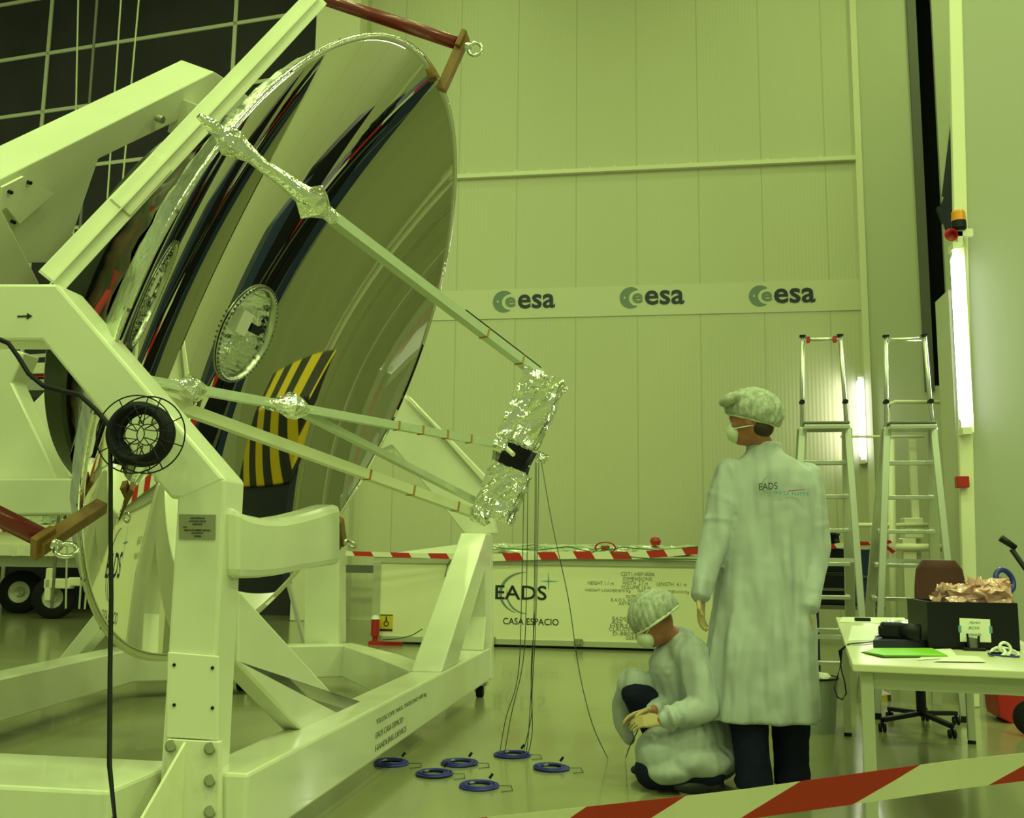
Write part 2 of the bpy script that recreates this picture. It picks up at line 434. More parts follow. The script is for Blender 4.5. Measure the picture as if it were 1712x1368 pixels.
# ---- things on the walls
for i, (ax_, bx_, yy) in enumerate([(824, 928, (486, 524, 489, 515)), (1036, 1144, (479, 518, 484, 510)), (1252, 1363, (476, 515, 480, 507))]):
    a = aty(ax_, (yy[0] + yy[1]) / 2, WY - 0.02); b = aty(bx_, (yy[2] + yy[3]) / 2, WY - 0.02)
    R_ = (a - aty(ax_ + 37, (yy[0] + yy[1]) / 2, WY)).length / 2
    lg = thing('wall_logo', ['leftmost agency logo on the pale band, nearest the round reflector', 'middle agency logo on the pale band of the back wall', 'rightmost agency logo on the pale band, above the ladders'][i], 'logo', (a.x, WY - 0.02, a.z), 'logos on the back wall band')
    c = V((a.x + R_, WY - 0.026, a.z)); cc = V((a.x + R_ * 1.55, WY - 0.026, a.z - R_ * 0.05)); r2 = R_ * 0.72
    # emblem: disc with a round bite holding a small letter
    pts = []
    ang = [math.radians(t) for t in range(18, 343, 4)]
    outer = [c + V((R_ * math.cos(t), 0, R_ * math.sin(t))) for t in [math.radians(k) for k in range(48, 312, 4)]]
    inner = [cc + V((r2 * math.cos(t), 0, r2 * math.sin(t))) for t in [math.radians(k) for k in range(262, 98, -4)]]
    n = 40
    def samp(L, k): 
        q = k / n * (len(L) - 1); i0 = int(q); i1 = min(i0 + 1, len(L) - 1); return L[i0].lerp(L[i1], q - i0)
    inn = list(reversed(inner))
    rings = [[samp(outer, k), samp(inn, k), samp(inn, k) + V((0, .006, 0)), samp(outer, k) + V((0, .006, 0))] for k in range(n + 1)]
    obj('emblem', g_loft(rings), 'inkgrey', lg)
    text('emblem_letter', 'e', cc + V((-R_ * 0.42, 0, -R_ * 0.45)), X, Z, R_ * 0.95, R_ * 0.9, 'inkgrey', lg, 0.004, 0.02)
    obj('emblem_dot', g_cyl(c + V((-R_ * .55, -.006, 0)), c + V((-R_ * .55, 0, 0)), R_ * .1, 10), 'band', lg)
    p0 = aty(ax_ + 42, 502, WY - .02); xw = b.x - p0.x
    text('lettering', 'esa', (p0.x, WY - 0.026, a.z - 0.13), X, Z, xw, 0.245, 'inknavy', lg, 0.004, 0.018)

def tube_light(name, px0, px1, py0, py1, y, label):
    a, b = aty((px0 + px1) / 2, py0, y), aty((px0 + px1) / 2, py1, y); wd = (px1 - px0) / 1650 * y
    t = thing(name, label, 'lamp', (a.x, y, b.z))
    obj('tube', g_cap((a.x, y, a.z - wd), (a.x, y, b.z + wd), wd / 2, wd / 2), 'tube', t, smooth=True)
    obj('housing', [g_b(a.x - wd * .2, a.x + wd * .8, y + wd * .5, y + wd * .5 + .05, b.z - .03, a.z + .03), g_b(a.x - wd*.3, a.x + wd*.4, y-.02, y + .12, a.z-.005, a.z + .05), g_b(a.x - wd*.3, a.x + wd*.4, y-.02, y + .12, b.z - .05, b.z+.005)], 'trim', t)
    l = bpy.data.lights.new('tube_glow', 'AREA'); l.shape = 'RECTANGLE'; l.size = wd; l.size_y = a.z - b.z; l.energy = 26; l.color = (1, 1, .75)
    o = bpy.data.objects.new('tube_glow', l); COL.objects.link(o); o.location = (a.x - wd * .9, y, (a.z + b.z) / 2)
    o.rotation_euler = (PI / 2, 0, PI * 0.75); o.parent = None
    return t
tube_light('fluorescent_tube', 1432, 1442, 630, 770, WY - 0.12, 'shorter lit fluorescent tube upright on the back wall between the two ladders')
tube_light('fluorescent_tube', 1589, 1608, 416, 716, PY - 0.12, 'long lit fluorescent tube upright beside the near right wall edge')
# amber beacon above the long tube
p = aty(1603, 376, PY - .10)
t = thing('warning_beacon', 'amber warning beacon with red horn above the long lit tube', 'beacon', p)
obj('lens', g_lathe(p, Z, [(0.0, .115), (.044, .115), (.052, .10), (.056, .03), (0, .03)], 20), 'amber', t, smooth=False)
obj('base', g_lathe(p, Z, [(0, .03), (.056, .03), (.058, -.03), (.048, -.05), (0, -.05)], 20), 'blackp', t)
obj('horn', g_lathe(p + V((-.03, 0, -.05)), V((-.5, -.6, -.5)), [(0, 0), (.02, 0), (.03, .05), (.055, .09), (.05, .09), (0, .04)], 18), 'red', t)
obj('bracket', [g_b(p.x - .02, p.x + .1, p.y - .02, p.y + .02, p.z - .1, p.z - .04), g_b(p.x - .02, p.x + .02, p.y - .02, p.y + .02, p.z - .17, p.z - .06)], 'trim', t)
# signs and red box on the trim edge
p = aty(1609, 806, PY - .05)
obj('alarm_box', g_b(p.x - .045, p.x + .045, PY - .08, PY, p.z - .045, p.z + .045), 'red', label='small square red alarm box on the right wall edge', cat='alarm box', bevel=.006)
p = aty(1616, 767, PY - .01)
t = thing('wall_sign', 'narrow upright white sign with red outlined letters above the red box', 'sign', p)
obj('board', g_b(p.x - .022, p.x + .022, PY - .012, PY, p.z - .135, p.z + .135), 'whitem', t)
obj('border', [g_b(p.x - .02, p.x - .014, PY - .015, PY - .01, p.z - .12, p.z + .12), g_b(p.x + .014, p.x + .02, PY - .015, PY - .01, p.z - .12, p.z + .12),
               g_b(p.x - .012, p.x + .012, PY - .015, PY - .01, p.z - .1, p.z - .08), g_b(p.x - .012, p.x + .012, PY - .015, PY - .01, p.z + .02, p.z + .035), g_b(p.x - .008, p.x + .0, PY - .015, PY - .01, p.z - .06, p.z + .1)], 'red', t)
p = aty(1616, 860, PY - .01)
obj('wall_sign', [g_b(p.x - .012, p.x + .012, PY - .012, PY, p.z - .15 + k * .05, p.z - .115 + k * .05) for k in range(6)], 'red', label='narrow column of red lettering below the red box on the wall edge', cat='sign')
#@@CRADLE
# ------------------------------------------------------------------ the reflector (telescope)
C0 = V((-1.927, 5.108, 2.150)); N0 = V((0.9211, -0.0078, -0.3892)).normalized()
RR, FL = 1.75, 1.75
VX = C0 - N0 * (RR * RR / 4 / FL)
EY = V((0, -1, 0)); EU = V((.3892, 0, .9211))
def rim(deg, r=RR, d=0.0):
    a = math.radians(deg); return C0 + (EY * math.cos(a) + EU * math.sin(a)) * r + N0 * d
def onpl(px, py, d):
    """point of the plane parallel to the reflector rim, d in front of it, seen at a pixel"""
    r_ = ray(px, py); o = C0 + N0 * d
    return CAMP + r_ * ((o - CAMP).dot(N0) / r_.dot(N0))
tel = thing('space_telescope', 'large round mirror-polished telescope reflector with tripod struts and foil-wrapped secondary', 'telescope', C0 - EU * 1.75)
prof = []
for k in range(0, 49):
    r = .27 + (RR - .27) * k / 48; prof.append((r, r * r / 4 / FL))
ref = obj('reflector', g_lathe(VX, N0, prof + [(RR + .004, RR * RR / 4 / FL - .012)], 256), 'mirror', tel, smooth=True)
bk = [(RR + .004, -.012), (RR - .008, -.03), (RR - .06, -.11), (RR - .15, -.18)]
obj('rim_band', g_lathe(C0, N0, bk, 200, jitter=.004), 'foilsoft', tel, smooth=True)
obj('rim_edge', g_torus(C0 - N0 * .008, N0, RR + .004, .009, 200, 8), 'rimmat', tel, smooth=True)
obj('insulation_blanket', g_lathe(C0, N0, [(RR - .14, -.175), (RR - .25, -.25), (RR - .38, -.36), (RR - .52, -.48), (1.12, -.60), (1.06, -.70), (.9, -.74), (.3, -.78), (.0, -.8)], 160, jitter=.01), 'mli', tel, smooth=True)
obj('support_ring', g_lathe(C0, N0, [(1.0, -.66), (1.11, -.66), (1.12, -.68), (1.12, -.78), (1.10, -.80), (1.0, -.80), (1.0, -.66)], 160), 'darkring', tel, smooth=False)
# central hole with its foil cone and small white box
hole = g_lathe(VX, N0, [(.27, .012), (.285, .014), (.29, .02), (.275, .026), (.262, .02), (.262, -.02)], 80)
obj('hub_ring', hole, 'foilsoft', tel, smooth=True)
obj('hub_foil', g_lathe(VX, N0, [(.265, 0), (.262, -.12), (.25, -.2), (.20, -.22), (.1, -.215), (0, -.21)], 60, jitter=.006), 'foil', tel)
hb = [onpl(403, 538, -.46), ]
obj('hub_box', g_box(hb[0], (.13, .13, .05), (EY, EU, N0)), 'whitem', tel)
obj('hub_slot', g_box(onpl(428, 552, -.5), (.16, .05, .02), (EY, EU, N0)), 'blackp', tel)
obj('hub_seal', [g_box(VX + N0 * .025 + (EY * math.cos(2 * PI * k / 60) + EU * math.sin(2 * PI * k / 60)) * .281, (.012, .012, .01), (EY, EU, N0)) for k in range(60)], 'trimdark', tel)
# secondary mirror housing in two foil-wrapped blocks with a dark gap
AP = lambda px, py, d: onpl(px, py, d)
PYv = (-EY)
def housing(nm, px, py, d, du, dy, dn, lab=None, tw=0.0):
    c = AP(px, py, d)
    u = (EU * math.cos(tw) + EY * math.sin(tw)); yv = u.cross(N0)
    g = g_crinkbox(c, (dy, du, dn), (yv, u, N0), 8, .010)
    return obj(nm, g, 'foil', tel, label=lab)
housing('secondary_housing', 889, 685, 1.25, .38, .20, .20)
housing('secondary_housing_lower', 840, 824, 1.25, .27, .19, .20)
obj('secondary_core', [g_crinkbox(AP(866, 768, 1.22) + EY * .03, (.19, .26, .15), (PYv, EU, N0), 3, .010)], 'blackp', tel)
obj('secondary_rod', g_cyl(AP(852, 752, 1.1), AP(885, 780, 1.3), .006, 8), 'strutwhite', tel); obj('secondary_rod', g_cyl(AP(838, 742, 1.2), AP(858, 760, 1.3), .012, 8), 'strutwhite', tel)
obj('secondary_skirt', [g_prism([AP(824, 752, 1.1), AP(852, 765, 1.1), AP(838, 825, 1.1), AP(812, 860, 1.1)], N0 * .02), g_prism([AP(812, 800, 1.12), AP(836, 815, 1.12), AP(832, 866, 1.12), AP(803, 862, 1.12)], N0 * .02)], 'foilsoft', tel)
for (x, y, r) in [(900, 640, .05), (940, 650, .03), (805, 862, .05), (850, 868, .04), (905, 765, .04), (838, 742, .035)]:
    c = AP(x, y, 1.25); obj('foil_wrap', g_crinkbox(c, (r * 1.8, r * 1.3, r * 1.5), (EY, EU, N0), 3, r * .22), 'foil', tel)
def strut(a, b, w1, m, hint=Z, n=2, lab=None):
    return obj('strut', [g_bar(a, b, w1, w1 * .6, hint)], m, tel, label=lab)
def knot(c, d, r):
    d = d.normalized(); a, b = basis(d)
    rings = []
    for t, k in ((-3, .25), (-1.8, .5), (-.9, .55), (0, 1.25), (.7, .95), (1.6, .4), (3, .3)):
        rings.append([c + d * (t * r) + (a * math.cos(2 * PI * i / 7) + b * math.sin(2 * PI * i / 7)) * r * k * random.uniform(.75, 1.2) for i in range(7)])
    return g_loft(rings)
A1 = rim(40, RR + .0, .02)
B1 = AP(903, 628, 1.2)
def line_at(a, b, px, py):
    best = min((((V((0, 0, 0)) + a.lerp(b, t / 200)), t) for t in range(201)), key=lambda q: ((P2(q[0])[0] - px) ** 2 + (P2(q[0])[1] - py) ** 2))
    return best[0]
def P2(p):
    q = p - CAMP; z = q.dot(FW); return (IW / 2 + F * q.dot(RT) / z, IH / 2 - F * q.dot(UP) / z)
def nearrim(px, py):
    return min((rim(t / 2) for t in range(720)), key=lambda q: (P2(q)[0] - px) ** 2 + (P2(q)[1] - py) ** 2)
A1 = nearrim(385, 235)
k1 = line_at(A1, B1, 530, 318); q1 = line_at(A1, B1, 572, 352)
s1 = obj('strut', g_bar(q1, B1, .052, .045), 'strut', tel)
for x, y in ((779, 530), (809, 556), (842, 582), (866, 603)): obj('tape_mark', g_bar(line_at(A1, B1, x, y), line_at(A1, B1, x + 1.5, y + 1.2), .056, .05), 'tapeor', s1)
obj('cable_run', g_bar(line_at(A1, B1, 785, 522) + Z * .04, B1 + Z * .04, .012, .012), 'blackp', s1)
dd = (B1 - A1)
pa = [A1.lerp(q1, t / 10) for t in range(11)]
obj('foil_sleeve', g_tube([p + V([random.uniform(-.006, .006) for _ in range(3)]) for p in pa], [.055, .045, .03, .026, .03, .034, .04, .045, .035, .032, .03], 9), 'foil', tel)
obj('foil_knot', knot(k1, dd, .062), 'foil', tel)
obj('foil_wrap', knot(A1, dd, .05), 'foil', tel)
A2 = nearrim(150, 628); B2 = AP(808, 864, 1.2)
s2 = obj('strut', g_bar(A2, B2, .05, .045), 'strutwhite', tel)
for x, y in ((612, 797), (645, 812), (682, 828), (720, 840), (757, 853)): obj('tape_mark', g_bar(line_at(A2, B2, x, y), line_at(A2, B2, x + 2, y + .7), .054, .05), 'tapeor', s2)
A3 = nearrim(146, 650); K3 = onpl(482, 706, .45); B3 = AP(838, 744, 1.2)
# middle strut from the near rim through the knot
A3 = nearrim(150, 612)
s3 = obj('strut', g_bar(A3, B3, .042, .036), 'strut', tel)
for x, y in ((660, 727), (701, 731), (742, 735), (783, 739)): obj('tape_mark', g_bar(line_at(A3, B3, x, y), line_at(A3, B3, x + 2, y), .046, .042), 'tapeor', s3)
K3 = line_at(A3, B3, 482, 705)
obj('foil_knot', knot(K3, B3 - A3, .055), 'foil', tel)
obj('foil_wrap', knot(line_at(A3, B3, 310, 688), B3 - A3, .05), 'foil', tel)
obj('strut', g_bar(K3, AP(822, 852, 1.2), .04, .03), 'strut', tel)
# flat foil tabs round the rim
for k in range(26):
    a = -60 + k * 13.7; c = rim(a, RR + .005, -.04)
    obj('rim_clip', g_box(c + N0 * .02, (.014, .012, .022), ((rim(a + 1) - rim(a)).normalized(), (C0 - rim(a)).normalized(), N0)), 'trimdark', tel)
# red tags on the back of the reflector
for (px, py, rx) in [(190, 478, .3), (170, 507, -.2), (178, 523, -.4), (250, 370, .2)]:
    c = onpl(px, py, -.42); 
    obj('red_tag', g_box(c, (.03, .13, .012), (N0 * .9 + EY * .4, EU + EY * rx, N0)), 'redtag', tel)

# ------------------------------------------------------------------ cradle: clamps, red rods, tilting beams behind the reflector
cr = thing('tilting_cradle', 'white tilting cradle of box beams and dark red rods gripping the reflector rim', 'cradle', C0 - N0 * 1.6 - EU * 1.0)
def clamp(deg, L, lab=None):
    e = rim(deg, 1.98, .02); out = (rim(deg) - C0).normalized(); tn = (rim(deg + 1) - rim(deg)).normalized()
    r_ = obj('rod', g_cyl(e, e - N0 * L, .038, 20), 'redrod', cr, smooth=True)
    j = obj('clamp_block', [g_box(rim(deg, 1.86, .035), (.05, .34, .055), (tn, out, N0)), g_box(rim(deg, 2.0, .03), (.10, .10, .03), (tn, out, N0))], 'ochre', cr, bevel=.004)
    obj('shackle', [g_torus(e + N0 * .10, tn, .038, .010, 24, 8), g_cyl(e, e + N0 * .07, .022, 12)], 'steel', j, smooth=True)
    return e
e90 = clamp(90, 1.3); e30 = clamp(-33, 1.6); e210 = clamp(-149, .35)
# beams drawn on planes behind the rim
def slab(nm, pts, d, thick, m='white', **k):
    return obj(nm, g_prism([onpl(x, y, d) for x, y in pts], -N0 * thick), m, cr, bevel=.006, **k)
# long L-section bar
ab0 = aty(532, -6, 4.75); ab1 = aty(86, 470, 3.40)
ax_ = (ab1 - ab0).normalized(); cv = ((ab0 + ab1) / 2 - CAMP).normalized(); sv = ax_.cross(cv).normalized()
o1 = obj('angle_bar', g_bar(ab0, ab1, .115, .02, hint=cv), 'white', cr, bevel=.003)
obj('bar_lip', g_bar(ab0 + sv * .004 - cv * .03, ab1 + sv * .004 - cv * .03, .006, .05, hint=cv), 'white', o1)
obj('bar_plate', g_bar(ab0.lerp(ab1, .66) - cv * .018, ab0.lerp(ab1, .80) - cv * .018, .10, .012, hint=cv), 'white', o1, bevel=.003)
# big upper arm: dark side face polygon, extruded away along the axis
slab('upper_arm', [(-60, 330), (358, 120), (374, 130), (420, 165), (393, 203), (330, 186), (165, 266), (112, 420), (100, 440), (-60, 440)], -1.15, .22)
p = onpl(262, 197, -1.13); obj('arm_bolt', g_cyl(p, p + N0 * .04, .02, 14), 'plate', cr)
p = onpl(20, 345, -1.1)
obj('access_plate', g_prism([onpl(x, y, -1.12) for x, y in ((0, 312), (36, 294), (88, 322), (30, 373), (8, 345), (0, 350))], N0 * .012), 'whitem', cr)
obj('plate_bolt', [g_cyl(onpl(x, y, -1.11), onpl(x, y, -1.11) + N0 * .02, .009, 10) for x, y in ((14, 320), (46, 304), (19, 370))], 'blackp', cr)
slab('arm_gusset', [(-60, 360), (0, 345), (66, 474), (60, 500), (-60, 500)], -1.0, .1)
slab('rear_arm', [(345, 180), (400, 215), (372, 260), (330, 240)], -1.0, .2)

# ------------------------------------------------------------------ static handling frame
fr = thing('handling_frame', 'white welded steel handling frame carrying the telescope on castors', 'frame', (-1.5, 5.5, 0))
FY = 3.28
def fpoly(nm, pts, y, thick, m='white', par=None, bevel=.012, **k):
    return obj(nm, g_prism([aty(x, yy, y) for x, yy in pts], (0, thick, 0)), m, par or fr, bevel=bevel, **k)
fpoly('trunnion_arm', [(-60, 474), (94, 474), (377, 803), (307, 834), (285, 834), (70, 570), (-60, 570)], FY, .17)
PX0, PX1 = aty(285, 1000, FY).x, aty(366, 1000, FY).x
zt = aty(330, 804, FY).z
obj('front_post', g_b(PX0, PX1, FY + .002, FY + .165, .12, zt + .01), 'white', fr, bevel=.012)
pp = [aty(x, y, FY) for x, y in ((283, 1090), (367, 1097), (366, 1237), (281, 1232))]
pc = obj('post_cover', g_prism([p + V((0, -.012, 0)) for p in pp], (0, .012, 0)), 'whitem', fr, bevel=.003)
obj('cover_screw', [g_cyl(aty(x, y, FY - .012), aty(x, y, FY - .016), .006, 10) for x, y in ((291, 1112), (355, 1117), (291, 1179), (355, 1184))], 'blackp', pc)
bp = obj('base_plate', g_prism([aty(x, y, FY - .02) for x, y in ((279, 1236), (366, 1241), (366, 1420), (279, 1420))], (0, .03, 0)), 'whitem', fr, bevel=.003)
for x, y in ((286, 1248), (351, 1252), (285, 1299), (351, 1306), (351, 1358)):
    obj('base_bolt', [g_cyl(aty(x, y, FY - .02), aty(x, y, FY - .045), .016, 6), g_cyl(aty(x, y, FY - .02), aty(x, y, FY - .026), .021, 16)], 'plate', bp)
gz = aty(322, 1240, FY).z
obj('base_fin', [( [V((PX0 + .09, FY - .02, gz)), V((PX0 + .03, FY - .34, .14)), V((PX0 + .09, FY - .02, .14)), V((PX0 + .10, FY - .02, gz)), V((PX0 + .04, FY - .34, .14)), V((PX0 + .10, FY - .02, .14))], [(0, 1, 2), (5, 4, 3), (0, 3, 4, 1), (1, 4, 5, 2), (2, 5, 3, 0)])], 'trim', fr)
# floor beams
BX0, BX1 = -1.62, -1.41
obj('side_beam', g_b(BX0, BX1, 3.30, 8.0, .12, .37), 'white', fr, bevel=.012)
obj('front_cross_beam', g_b(-6.2, PX0 - .012, 2.98, 3.44, .12, .37), 'white', fr, bevel=.012)
rb = [aty(-120, 1190, 4.9), ]
LB = [V((-5.2, 4.6, .245)), V((-4.12, 7.22, .245)), V((-3.9, 7.35, .245)), V((-2.75, 7.95, .245)), V((-2.45, 7.95, .245)), V((-1.52, 6.6, .245))]
p_ = [atz(x, y, .12) for x, y in ((-60, 1216), (202, 1140), (278, 1136), (580, 1130), (640, 1153), (700, 1190))]
p_ = [V((p.x, p.y, .245)) for p in p_]
p_[-1] = V((-1.55, 6.35, .245))
obj('rear_cross_beam', g_sweep(p_, .22, .25), 'white', fr, bevel=.01)
# rear corner post with raking brace
zt2 = aty(800, 893, 8.0).z
obj('rear_post', g_prism([aty(x, y, 7.95) for x, y in ((776, 893), (820, 893), (822, 1137), (745, 1137), (750, 990))], (0, .12, 0)), 'white', fr, bevel=.01)
top_ = V((-1.52, 7.9, zt2 - .03)); bot_ = V((-1.52, 6.45, .37))
def rk(nm, pts, x, thick, **k):
    return obj(nm, g_prism([V((x, y, z)) for y, z in pts], (thick, 0, 0)), 'white', fr, bevel=.01)
rk('rear_brace', [(8.0, zt2), (7.72, zt2), (6.25, .37), (6.75, .37), (7.75, 1.0), (7.80, .62), (7.70, .37), (8.0, .37)], -1.62, .2)
# raking brace from the front post to the side beam
BR = -1.54
a0 = atx(398, 985, BR); a1 = atx(600, 1207, BR); a2 = atx(505, 1245, BR); a3 = atx(398, 1110, BR)
obj('front_brace', g_prism([a0, a1, V((BR, a1.y, .36)), V((BR, a2.y, .36)), a3], (-.09, 0, 0)), 'white', fr, bevel=.01)
# curved saddle beam under the reflector
sd = []
SX = -1.50
for px, yt, yb in ((396, 846, 966), (408, 855, 967), (422, 861, 967), (445, 866, 966), (475, 867, 962), (505, 862, 955), (535, 854, 950), (556, 847, 946), (571, 843, 944)):
    sd.append((atx(px, yt, SX), atx(px, yb, SX)))
rings = []
for a, b in sd:
    rings.append([a, b, b + V((-.14, 0, 0)), a + V((-.14, 0, 0))])
obj('saddle_beam', g_loft(rings), 'white', fr, bevel=.03)
obj('far_post', g_prism([aty(x, y, 7.95) for x, y in ((508, 880), (566, 880), (566, 1078), (508, 1078))], (0, .2, 0)), 'white', fr, bevel=.01)
tl0, tl1 = aty(478, 960, 9.4), aty(489, 1018, 9.4)
ts = thing('floor_stand', 'thin pale stand leg with a black foot seen behind the far frame post', 'stand', tl1 * 1)
obj('leg', g_bar(tl0, V((tl1.x + .2, tl1.y, 0.03)), .05, .03), 'alu', ts)
obj('foot', g_box(V((tl1.x + .2, tl1.y, .02)), (.14, .08, .04)), 'blackr', ts)
# far trunnion arm
fpoly('trunnion_arm', [(640, 640), (662, 640), (682, 668), (812, 800), (828, 893), (776, 893), (752, 862), (655, 745), (620, 760)], 8.02, .15)
fpoly('arm_lip', [(678, 660), (686, 664), (828, 812), (812, 812)], 7.97, .05)
# left-hand structure
fpoly('left_brace', [(-60, 560), (42, 590), (20, 640), (96, 802), (-60, 802)], 5.4, .15)
fpoly('left_beam', [(-60, 800), (132, 800), (170, 860), (-60, 862)], 5.3, .18)
fpoly('left_strut', [(94, 1106), (124, 1106), (215, 1000), (195, 978)], 6.9, .15)
fpoly('left_panel', [(38, 690), (78, 650), (140, 800), (92, 800)], 6.6, .03, 'whitem')
# castors
def castor(x, y, top=.12):
    c = V((x, y, 0))
    w_ = obj('castor', [g_box((x, y, .10), (.12, .10, .02)), g_box((x - .035, y, .075), (.008, .05, .07)), g_box((x + .035, y, .075), (.008, .05, .07))], 'steel', fr)
    obj('castor_wheel', g_cyl((x - .025, y, .055), (x + .025, y, .055), .055, 24), 'blackr', w_, smooth=False)
for x, y in ((-1.47, 7.86), (-1.5, 3.75), (-3.4, 7.75), (-4.6, 3.1)): castor(x, y)
# engraved plate and lettering
np_ = obj('name_plate', g_prism([aty(x, y, FY - .004) for x, y in ((299, 860), (360, 861), (359, 902), (299, 901))], (0, .004, 0)), 'plate', fr)
for k, (l, a, b) in enumerate([('CASA ESPACIO', 318, 342), ('HANDLING', 316, 344), ('DEVICE', 322, 338), ('S/N', 306, 312), ('MASS OF THE ASSEMBLY WITH ALL', 308, 352), ('EQUIPMENT', 320, 340), ('2006', 324, 336)]):
    p = aty(a, 866 + k * 5 + 2, FY - .006); q = aty(b, 866 + k * 5 + 2, FY - .006)
    text('engraving', l, p, X, Z, q.x - p.x, .006, 'ink', np_)
for k, (l, s_, e_) in enumerate([('TELESCOPE MAX. PAYLOAD 600 kg', 0, .85), ('EADS CASA ESPACIO', 0, .42), ('HANDLING DEVICE', 0, .48)]):
    z = .31 - k * .06; yb = atx(628, 1225, BX1).y
    text('beam_lettering', l, (BX1 + .002, yb, z - .03), Y, Z, e_ * 1.2, .03, 'inkfaint', fr)
p = aty(37, 529, FY - .002)
obj('arrow_mark', [g_box(p, (.04, .002, .006)), g_prism([p + V((.02, 0, .012)), p + V((.02, 0, -.012)), p + V((.042, 0, 0))], (0, -.002, 0))], 'ink', fr)

# ------------------------------------------------------------------ black cable reel and cables
rc = aty(238, 728, 3.12)
reel = thing('cable_reel', 'black wire cage cable reel hanging on the slanted white arm', 'cable reel', rc - Z * .15)
ra = (V((.10, -1, .0))).normalized(); sA, sB = basis(ra)
f1 = aty(225, 726, 3.18); f2 = aty(246, 727, 3.02)
for c, R1, R2 in ((f1, .137, .098), (f2, .128, .095)):
    g = [g_torus(c, ra, R1, .0026, 48, 6), g_torus(c, ra, R2, .0022, 48, 6), g_torus(c, ra, .035, .002, 24, 6)]
    for k in range(8):
        t = 2 * PI * k / 8 + .3; d = sA * math.cos(t) + sB * math.sin(t); g.append(g_tube([c + d * .04, c + d * R1], .0022, 6))
        t2 = t + .39; d2 = sA * math.cos(t2) + sB * math.sin(t2); g.append(g_tube([c + d * .035, c + d2 * R2], .0018, 5))
    obj('wire_flange', g, 'blackp', reel, smooth=True)
cm = (f1 + f2) / 2
obj('cable_winding', [g_torus(cm + ra * (k - 2) * .017, ra, .086 + .006 * math.sin(k * 2.1), .012, 48, 8) for k in range(5)] + [g_torus(cm + ra * (k - 1.5) * .018, ra, .100, .010, 48, 8) for k in range(4)], 'blackr', reel, smooth=True)
cp = [aty(x, y, yy) for x, y, yy in ((-30, 566, 3.2), (0, 568, 3.2), (14, 574, 3.2), (30, 596, 3.2), (48, 625, 3.2), (72, 645, 3.2), (105, 654, 3.18), (133, 660, 3.16), (160, 685, 3.14), (185, 714, 3.1), (200, 735, 3.08))]
obj('supply_cable', g_tube(cp, .009, 8), 'blackr', smooth=True, label='black cable looping from the left arm to the wire reel', cat='cable')
cp = [aty(184, 722, 3.1), aty(185, 800, 3.06), aty(185, 900, 3.02), aty(186, 1000, 3.0), aty(184, 1120, 2.95), aty(183, 1280, 2.85), aty(192, 1368, 2.78), V((-1.75, 2.74, .25)), V((-1.8, 2.7, .012)), V((-1.9, 2.5, .010))]
obj('hanging_cable', g_tube(cp, .0075, 8), 'blackr', smooth=True, label='black cable hanging straight down from the wire reel to the floor', cat='cable')
# thin lifting wires in front of the dark door
for i, (a, b, lab) in enumerate([((131, -10), (127, 185), 'leftmost thin'), ((163, -10), (149, 178), 'second from left'), ((203, -10), (192, 150), 'third from left'), ((233, -10), (221, 125), 'rightmost thin')]):
    A, B = aty(*a, 12.5), aty(*b, 12.5); D = (B - A)
    k_ = (0.3 - A.z) / D.z
    obj('hoist_cable', g_tube([A, A + D * k_], .013 if i != 1 else .02, 6), 'trimdark' if i == 1 else 'tleg', label=lab + ' hoist cable hanging in front of the dark door', cat='cable', group='hoist cables before the dark door')
#@@BACK
# ------------------------------------------------------------------ trailer and equipment at the far left
TY = 15.0
tr = thing('equipment_trailer', 'pale equipment trailer on black tyres at the far left behind the frame', 'trailer', aty(60, 1027, TY))
def tb(x0, x1, y0, y1, ya, yb):
    a, b = aty(x0, y1, ya), aty(x1, y0, ya); return g_b(a.x, b.x, ya, yb, a.z, b.z)
obj('bed', [tb(-200, 138, 878, 912, TY - .4, TY + 1.6)], 'crate', tr, bevel=.01)
obj('bed_rail', [tb(-200, 136, 912, 926, TY - .45, TY + 1.6)] + [tb(20 + 26 * k, 26 + 26 * k, 914, 930, TY - .5, TY - .4) for k in range(4)], 'trim', tr)
obj('cross_member', [tb(-200, 150, 930, 944, TY - .2, TY)], 'cratefr', tr)
for k, (x, y, r, dy) in enumerate(((92, 992, .33, -.35), (38, 958, .36, .6))):
    c = aty(x, y, TY + dy); c.z = r
    t_ = obj('tyre', g_lathe(c, V((.25, -1, 0)), [(r * .5, -.1), (r * .9, -.11), (r, -.07), (r, .07), (r * .9, .11), (r * .5, .1)], 36), 'blackr', tr, smooth=True)
    obj('wheel_rim', g_lathe(c, V((.25, -1, 0)), [(0, .06), (r * .2, .10), (r * .25, .06), (r * .5, .08), (r * .52, .1)], 30), 'cratefr', t_, smooth=False)
obj('castor_fork', [tb(72, 86, 950, 1005, TY - .62, TY - .5), tb(72, 116, 968, 984, TY - .62, TY - .45), tb(112, 136, 966, 980, TY - .58, TY - .4)], 'crate', tr, bevel=.02)
tm = stripes('barrier_tape_far', (0.78, 0.76, 0.55), (0.50, 0.02, 0.015), .46, axis=0)
a, b = aty(-60, 886, TY - .46), aty(136, 886, TY - .46)
obj('barrier_tape', g_b(a.x, b.x, TY - .47, TY - .462, a.z - .03, a.z + .03), tm, label='red and white tape along the far left trailer bed', cat='tape')
cab = thing('machine_cabinet', 'pale machine housing with a red line on the far left trailer', 'machine', aty(70, 640, TY + .3))
obj('housing', [tb(-120, 78, 606, 628, TY + .2, TY + .9)], 'crate', cab, bevel=.02)
obj('lower_housing', [tb(-120, 78, 634, 655, TY + .2, TY + .9), tb(-120, -40, 655, 880, TY + .2, TY + .9)], 'foilsoft', cab)
obj('red_line', [tb(-120, 78, 628, 634, TY + .2, TY + .9)], 'red', cab)
fpoly_y = lambda pts, y: [aty(x, yy, y) for x, yy in pts]
